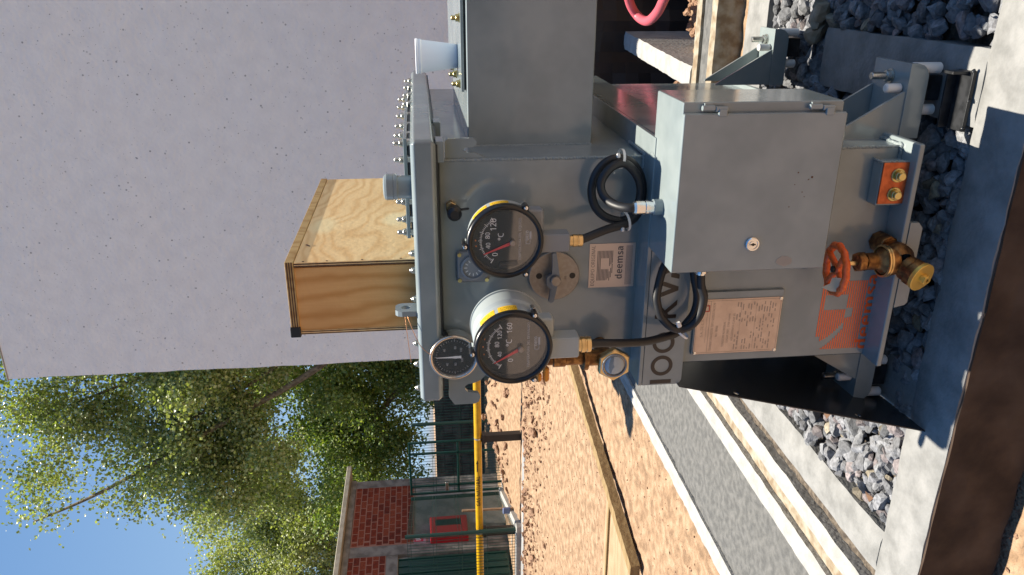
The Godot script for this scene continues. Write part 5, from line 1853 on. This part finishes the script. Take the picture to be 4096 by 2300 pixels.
	mb.tube(MB.spline([Vector3(-0.772, 0.80, 0.194), Vector3(-0.773, 0.770, 0.190), Vector3(-0.777, 0.737, 0.185), Vector3(-0.786, 0.691, 0.170), Vector3(-0.794, 0.642, 0.150), Vector3(-0.796, 0.588, 0.125), Vector3(-0.791, 0.559, 0.115), Vector3(-0.768, 0.536, 0.110), Vector3(-0.746, 0.520, 0.105), Vector3(-0.711, 0.514, 0.100), Vector3(-0.668, 0.524, 0.100), Vector3(-0.615, 0.538, 0.094), Vector3(-0.602, 0.580, 0.096), Vector3(-0.632, 0.606, 0.110), Vector3(-0.684, 0.621, 0.125), Vector3(-0.712, 0.619, 0.130), Vector3(-0.741, 0.609, 0.135), Vector3(-0.764, 0.587, 0.140), Vector3(-0.772, 0.563, 0.140), Vector3(-0.761, 0.539, 0.145), Vector3(-0.732, 0.523, 0.150), Vector3(-0.688, 0.520, 0.156), Vector3(-0.655, 0.531, 0.160), Vector3(-0.620, 0.535, 0.160)], 8), 0.0095, 14)
	put(lc, "sheath", mb, M.rubber)
	mb = MB.new()
	mb.lathe(along(Vector3(-0.786, 0.558, 0.128), Vector3(0.75, -0.6, 0.1)), [Vector2(0.0225, 0), Vector2(0.0225, 0.005)], 16)
	mb.box(Transform3D(Basis.from_euler(Vector3(0, 0, 0.4)), Vector3(-0.754, 0.572, 0.152)), Vector3(0.014, 0.011, 0.009), 0.002)
	put(lc, "cable_tie", mb, M.white_plastic)
	var rc := group_part(T, "cable", Vector3(-0.48, 0.7, 0.06))
	mb = MB.new()
	mb.tube(MB.spline([Vector3(-0.559, 0.812, 0.100), Vector3(-0.556, 0.794, 0.100), Vector3(-0.539, 0.739, 0.090), Vector3(-0.529, 0.690, 0.080), Vector3(-0.513, 0.663, 0.065), Vector3(-0.481, 0.650, 0.050), Vector3(-0.446, 0.650, 0.045), Vector3(-0.418, 0.660, 0.040), Vector3(-0.396, 0.680, 0.040), Vector3(-0.388, 0.707, 0.040), Vector3(-0.396, 0.736, 0.043), Vector3(-0.422, 0.759, 0.046), Vector3(-0.458, 0.768, 0.050), Vector3(-0.493, 0.760, 0.056), Vector3(-0.516, 0.738, 0.062), Vector3(-0.527, 0.706, 0.064), Vector3(-0.524, 0.684, 0.062), Vector3(-0.508, 0.667, 0.058), Vector3(-0.478, 0.658, 0.060), Vector3(-0.445, 0.660, 0.064), Vector3(-0.416, 0.674, 0.066), Vector3(-0.394, 0.699, 0.068), Vector3(-0.397, 0.724, 0.072), Vector3(-0.413, 0.744, 0.077), Vector3(-0.436, 0.755, 0.082), Vector3(-0.457, 0.751, 0.092), Vector3(-0.470, 0.738, 0.110), Vector3(-0.473, 0.722, 0.135), Vector3(-0.472, 0.705, 0.150), Vector3(-0.472, 0.685, 0.150)], 8), 0.0098, 14)
	put(rc, "sheath", mb, M.rubber)
	for q in [[Vector3(-0.386, 0.705, 0.054), Vector3(0.1, 1, 0.1)], [Vector3(-0.527, 0.690, 0.070), Vector3(-0.15, 1, 0.2)]]:
		mb = MB.new()
		mb.lathe(along(q[0], q[1]), [Vector2(0.0225, -0.003), Vector2(0.0225, 0.003)], 16)
		mb.box(Transform3D(Basis(), q[0] + Vector3(0.012 if q[0].x > -0.45 else -0.012, 0.012, 0.022)), Vector3(0.010, 0.008, 0.008), 0.002)
		put(rc, "cable_tie", mb, M.white_plastic)
	# brackets: two at the right, one at the left
	bracket(T, Vector3(-0.368, 0.006, -0.020), false, 0.155, false)
	bracket(T, Vector3(-0.340, 0.006, -0.775), false, 0.12, true)
	bracket(T, Vector3(-0.905, 0.006, -0.005), true, 0.155, false)

# ---------------------------------------------------------------- what stands on or leans against it
func build_on_transformer() -> void:
	var mb := MB.new()
	# plywood cover box on the lid
	var c := thing("plywood_box", "upturned plywood box with dark edges standing on the transformer lid", "box", Vector3(-0.80, 1.171, -0.6))
	mb = MB.new()
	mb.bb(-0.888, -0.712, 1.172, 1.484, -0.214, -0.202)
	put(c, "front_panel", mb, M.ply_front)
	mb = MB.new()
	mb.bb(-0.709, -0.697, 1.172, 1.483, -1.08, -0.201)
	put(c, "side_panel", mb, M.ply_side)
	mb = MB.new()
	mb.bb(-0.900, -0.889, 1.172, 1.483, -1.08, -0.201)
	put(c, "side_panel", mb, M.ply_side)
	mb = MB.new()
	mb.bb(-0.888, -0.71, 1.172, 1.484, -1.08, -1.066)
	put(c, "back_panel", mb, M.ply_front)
	mb = MB.new()
	mb.bb(-0.902, -0.694, 1.4845, 1.506, -1.082, -0.197, 0.001)
	put(c, "top_board", mb, M.ply_rim)
	# plies showing along the cut edges
	for k in 3:
		mb = MB.new()
		mb.bb(-0.902, -0.694, 1.4875 + 0.006 * k, 1.4900 + 0.006 * k, -0.1968, -0.1962)
		put(c, "ply_line", mb, M.ply_edge_dark)
	for k in 2:
		mb = MB.new()
		mb.bb(-0.7085 + 0.006 * k, -0.7055 + 0.006 * k, 1.172, 1.4835, -0.2008, -0.2002)
		put(c, "ply_line", mb, M.ply_edge_dark)
	for k in 2:
		mb = MB.new()
		mb.bb(-0.8990 + 0.006 * k, -0.8965 + 0.006 * k, 1.172, 1.4835, -0.2008, -0.2002)
		put(c, "ply_line", mb, M.ply_edge_dark)
	for q in [1.21, 1.31, 1.40, 1.46]:
		mb = MB.new()
		mb.cyl(along(Vector3(-0.6972, q, -0.208), Vector3.RIGHT), 0.003, 0.001, 8)
		put(c, "nail", mb, M.ply_edge_dark)
	mb = MB.new()
	mb.rock(Vector3(-0.6975, 1.462, -0.34), Vector3(0.002, 0.007, 0.013), rng, 0.2)
	put(c, "knot_hole", mb, M.ply_edge_dark)
	mb = MB.new()
	mb.bb(-0.906, -0.876, 1.482, 1.509, -0.24, -0.1945, 0.002)
	put(c, "black_tape", mb, M.tape)
	# foam cup
	mb = MB.new()
	mb.lathe(at(-0.200, 1.0468, -0.33), [Vector2(0, 0.002), Vector2(0.027, 0.002), Vector2(0.0285, 0), Vector2(0.0295, 0.003), Vector2(0.0405, 0.090), Vector2(0.0425, 0.092), Vector2(0.0425, 0.096), Vector2(0.0415, 0.098), Vector2(0.0438, 0.100), Vector2(0.0435, 0.104), Vector2(0.042, 0.105), Vector2(0.039, 0.102), Vector2(0.027, 0.005), Vector2(0, 0.004)], 40)
	var cup := put(null, "foam_cup", mb, M.foam)
	tag(cup, "white foam cup standing on the terminal box beside the lid", "cup")
	# copper wire looped through the lifting eye
	mb = MB.new()
	var w1 := MB.spline([Vector3(-0.750, 1.199, 0.015), Vector3(-0.765, 1.200, 0.02), Vector3(-0.80, 1.197, 0.03), Vector3(-0.84, 1.194, 0.03), Vector3(-0.885, 1.191, 0.02)], 6)
	mb.tube(w1, 0.0009, 6)
	mb.tube(MB.spline([Vector3(-0.750, 1.197, 0.018), Vector3(-0.77, 1.190, 0.035), Vector3(-0.80, 1.178, 0.05), Vector3(-0.825, 1.166, 0.056), Vector3(-0.84, 1.150, 0.064), Vector3(-0.845, 1.140, 0.066)], 6), 0.0009, 6)
	var wire := put(null, "copper_wire", mb, M.copper_wire)
	tag(wire, "thin bare copper wire looped through the lifting eye on the lid", "wire")
	# dark steel cover sheet leaning on the left flank
	var sh := thing("steel_sheet", "dark steel cover sheet with bolt holes leaning on the transformer's left flank", "sheet", Vector3(-1.1, -0.1, -0.2))
	var a := Vector3(-1.083, -0.101, 0.160)
	var b := Vector3(-1.135, -0.101, -0.62)
	var d := Vector3(-0.953, 0.535, 0.092)
	var ex := (b - a).normalized()
	var ey := (d - a - ex * (d - a).dot(ex)).normalized()
	var ez := ex.cross(ey)
	var L := a.distance_to(b)
	var H := (d - a).dot(ey)
	var sk := (d - a).dot(ex)
	var t := Transform3D(Basis(ex, ey, ez), a)
	mb = MB.new()
	# the strip along the near edge carries the holes; the rest is plain
	var strip := 0.05
	var cuts := [0.0, H * 0.52, H]
	for k in 2:
		var y0: float = cuts[k]
		var y1: float = cuts[k + 1]
		var xa := sk * y0 / H
		var xb := sk * y1 / H
		var poly := PackedVector2Array([Vector2(xa, y0), Vector2(xa + strip, y0), Vector2(xb + strip, y1), Vector2(xb, y1)])
		mb.holed(t, poly, Vector2((xa + xb) * 0.5 + 0.022, (y0 + y1) * 0.5), 0.0075, 0.003)
	mb.extrude(t, PackedVector2Array([Vector2(strip, 0), Vector2(L, 0), Vector2(L, H), Vector2(sk + strip, H)]), 0.003)
	put(sh, "sheet", mb, M.black_sheet)
	# steel channel set in the plinth
	var ch := thing("steel_channel", "short dark steel channel with weld blobs set into the concrete kerb", "channel", Vector3(-0.27, -0.1, 0.04))
	mb = MB.new()
	mb.bb(-0.336, -0.205, -0.099, -0.068, 0.004, 0.010, 0.001)
	put(ch, "web", mb, M.dark_steel)
	mb = MB.new()
	mb.bb(-0.338, -0.203, -0.099, -0.090, 0.0105, 0.066, 0.001)
	put(ch, "flange", mb, M.dark_steel)
	mb = MB.new()
	mb.bb(-0.211, -0.204, -0.0895, -0.050, 0.0105, 0.052, 0.001)
	put(ch, "flange", mb, M.dark_steel)
	for q in [[-0.204, 0.062], [-0.268, 0.066], [-0.330, 0.066]]:
		mb = MB.new()
		mb.rock(Vector3(q[0], -0.092, q[1]), Vector3(0.008, 0.006, 0.006), rng, 0.4, false)
		put(ch, "weld_blob", mb, M.dark_steel)
	# dry leaves on the stones
	for q in [[-1.36, -0.10, -0.44, "dry brown leaf on the grey stones, beside the concrete strip"], [-1.405, -0.10, -0.02, "dry rust coloured leaf on the grey stones in the kerb's corner"], [-1.30, -0.095, -0.30, "small curled tan leaf among the sunlit grey stones"]]:
		mb = MB.new()
		var lt := Transform3D(Basis.from_euler(Vector3(rng.randf_range(-0.4, 0.4), rng.randf() * TAU, rng.randf_range(-0.4, 0.4))).scaled(Vector3.ONE * 0.05), Vector3(q[0], q[1], q[2]))
		for sx in [-1.0, 1.0]:
			mb.ftri(lt * Vector3(0, 0, 0), lt * Vector3(0.35 * sx, 0.18, 0.45), lt * Vector3(0, 0.02, 0.5), Vector3.UP)
			mb.ftri(lt * Vector3(0.35 * sx, 0.18, 0.45), lt * Vector3(0, 0.1, 1.0), lt * Vector3(0, 0.02, 0.5), Vector3.UP)
		var dl := put(null, "dry_leaf", mb, mat(lin(0.12, 0.06, 0.03), 0.8))
		tag(dl, q[3], "leaf", "dry leaves on the stones")
	# lump of mortar hanging over the shaded bed, by the far bracket
	mb = MB.new()
	for q in [[-0.10, 0.05], [-0.15, 0.035], [-0.06, 0.045], [-0.12, 0.03]]:
		mb.rock(Vector3(q[0] - 0.02, -0.10, -0.75 + q[1]), Vector3(0.05, 0.03, 0.04), rng, 0.4)
	var lump := put(null, "mortar_lump", mb, M.conc_beige)
	tag(lump, "ragged pale mortar lump at the shadow's edge by the far bracket", "mortar")

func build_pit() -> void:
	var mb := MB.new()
	# near-black folded sheet standing in for the deep shade under the wall
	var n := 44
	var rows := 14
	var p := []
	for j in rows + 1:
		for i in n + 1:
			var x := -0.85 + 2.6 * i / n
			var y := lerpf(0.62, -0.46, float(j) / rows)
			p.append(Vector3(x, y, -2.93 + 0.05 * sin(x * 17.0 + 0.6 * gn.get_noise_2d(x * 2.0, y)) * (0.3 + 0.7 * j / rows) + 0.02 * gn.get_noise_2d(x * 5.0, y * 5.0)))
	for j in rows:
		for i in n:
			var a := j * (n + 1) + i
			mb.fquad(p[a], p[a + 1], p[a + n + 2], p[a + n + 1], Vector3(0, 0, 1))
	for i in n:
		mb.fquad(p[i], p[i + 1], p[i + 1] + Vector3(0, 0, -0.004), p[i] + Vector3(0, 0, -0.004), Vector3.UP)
	var shade_panel := put(null, "plastic_sheeting", mb, M.shade_black)
	tag(shade_panel, "near black sheet standing in for the deep shade behind the terminal box", "sheeting")
	# red corrugated conduit
	mb = MB.new()
	var path := [Vector3(0.75, -0.20, -2.2), Vector3(0.35, -0.16, -2.02), Vector3(0.05, -0.10, -2.12), Vector3(-0.10, -0.08, -2.28), Vector3(-0.19, -0.10, -2.46), Vector3(-0.245, -0.10, -2.62), Vector3(-0.225, -0.08, -2.74), Vector3(-0.15, -0.03, -2.72), Vector3(-0.06, 0.0, -2.62), Vector3(0.15, -0.02, -2.45), Vector3(0.5, -0.1, -2.4)]
	for k in path.size():
		path[k] = path[k] + Vector3(0.02 * 0.0, 0.12, 0.42) - Vector3(path[k].x * 0.1, 0.0, 0.0)
	mb.tube(MB.spline(path, 26), 0.021, 12, -1.0, 0.0022)
	var h := put(null, "red_conduit", mb, M.hose)
	tag(h, "looped red corrugated conduit lying over the concrete trench", "conduit")
	# clods in the pit
	var r := RandomNumberGenerator.new()
	r.seed = 31
	mb = MB.new()
	for i in 330:
		var x := r.randf_range(-0.75, 0.6)
		var z := r.randf_range(-2.6, -1.6)
		if x < -0.29 and x > -0.47:
			continue
		var s := r.randf_range(0.01, 0.035)
		mb.rock(Vector3(x, ground_y(x, z) + s * 0.3, z), Vector3(s * 1.2, s * 0.8, s), r, 0.4)
	stuff("pit_clods", mb, M.clod, "broken reddish earth beside the concrete trench beam", "earth")
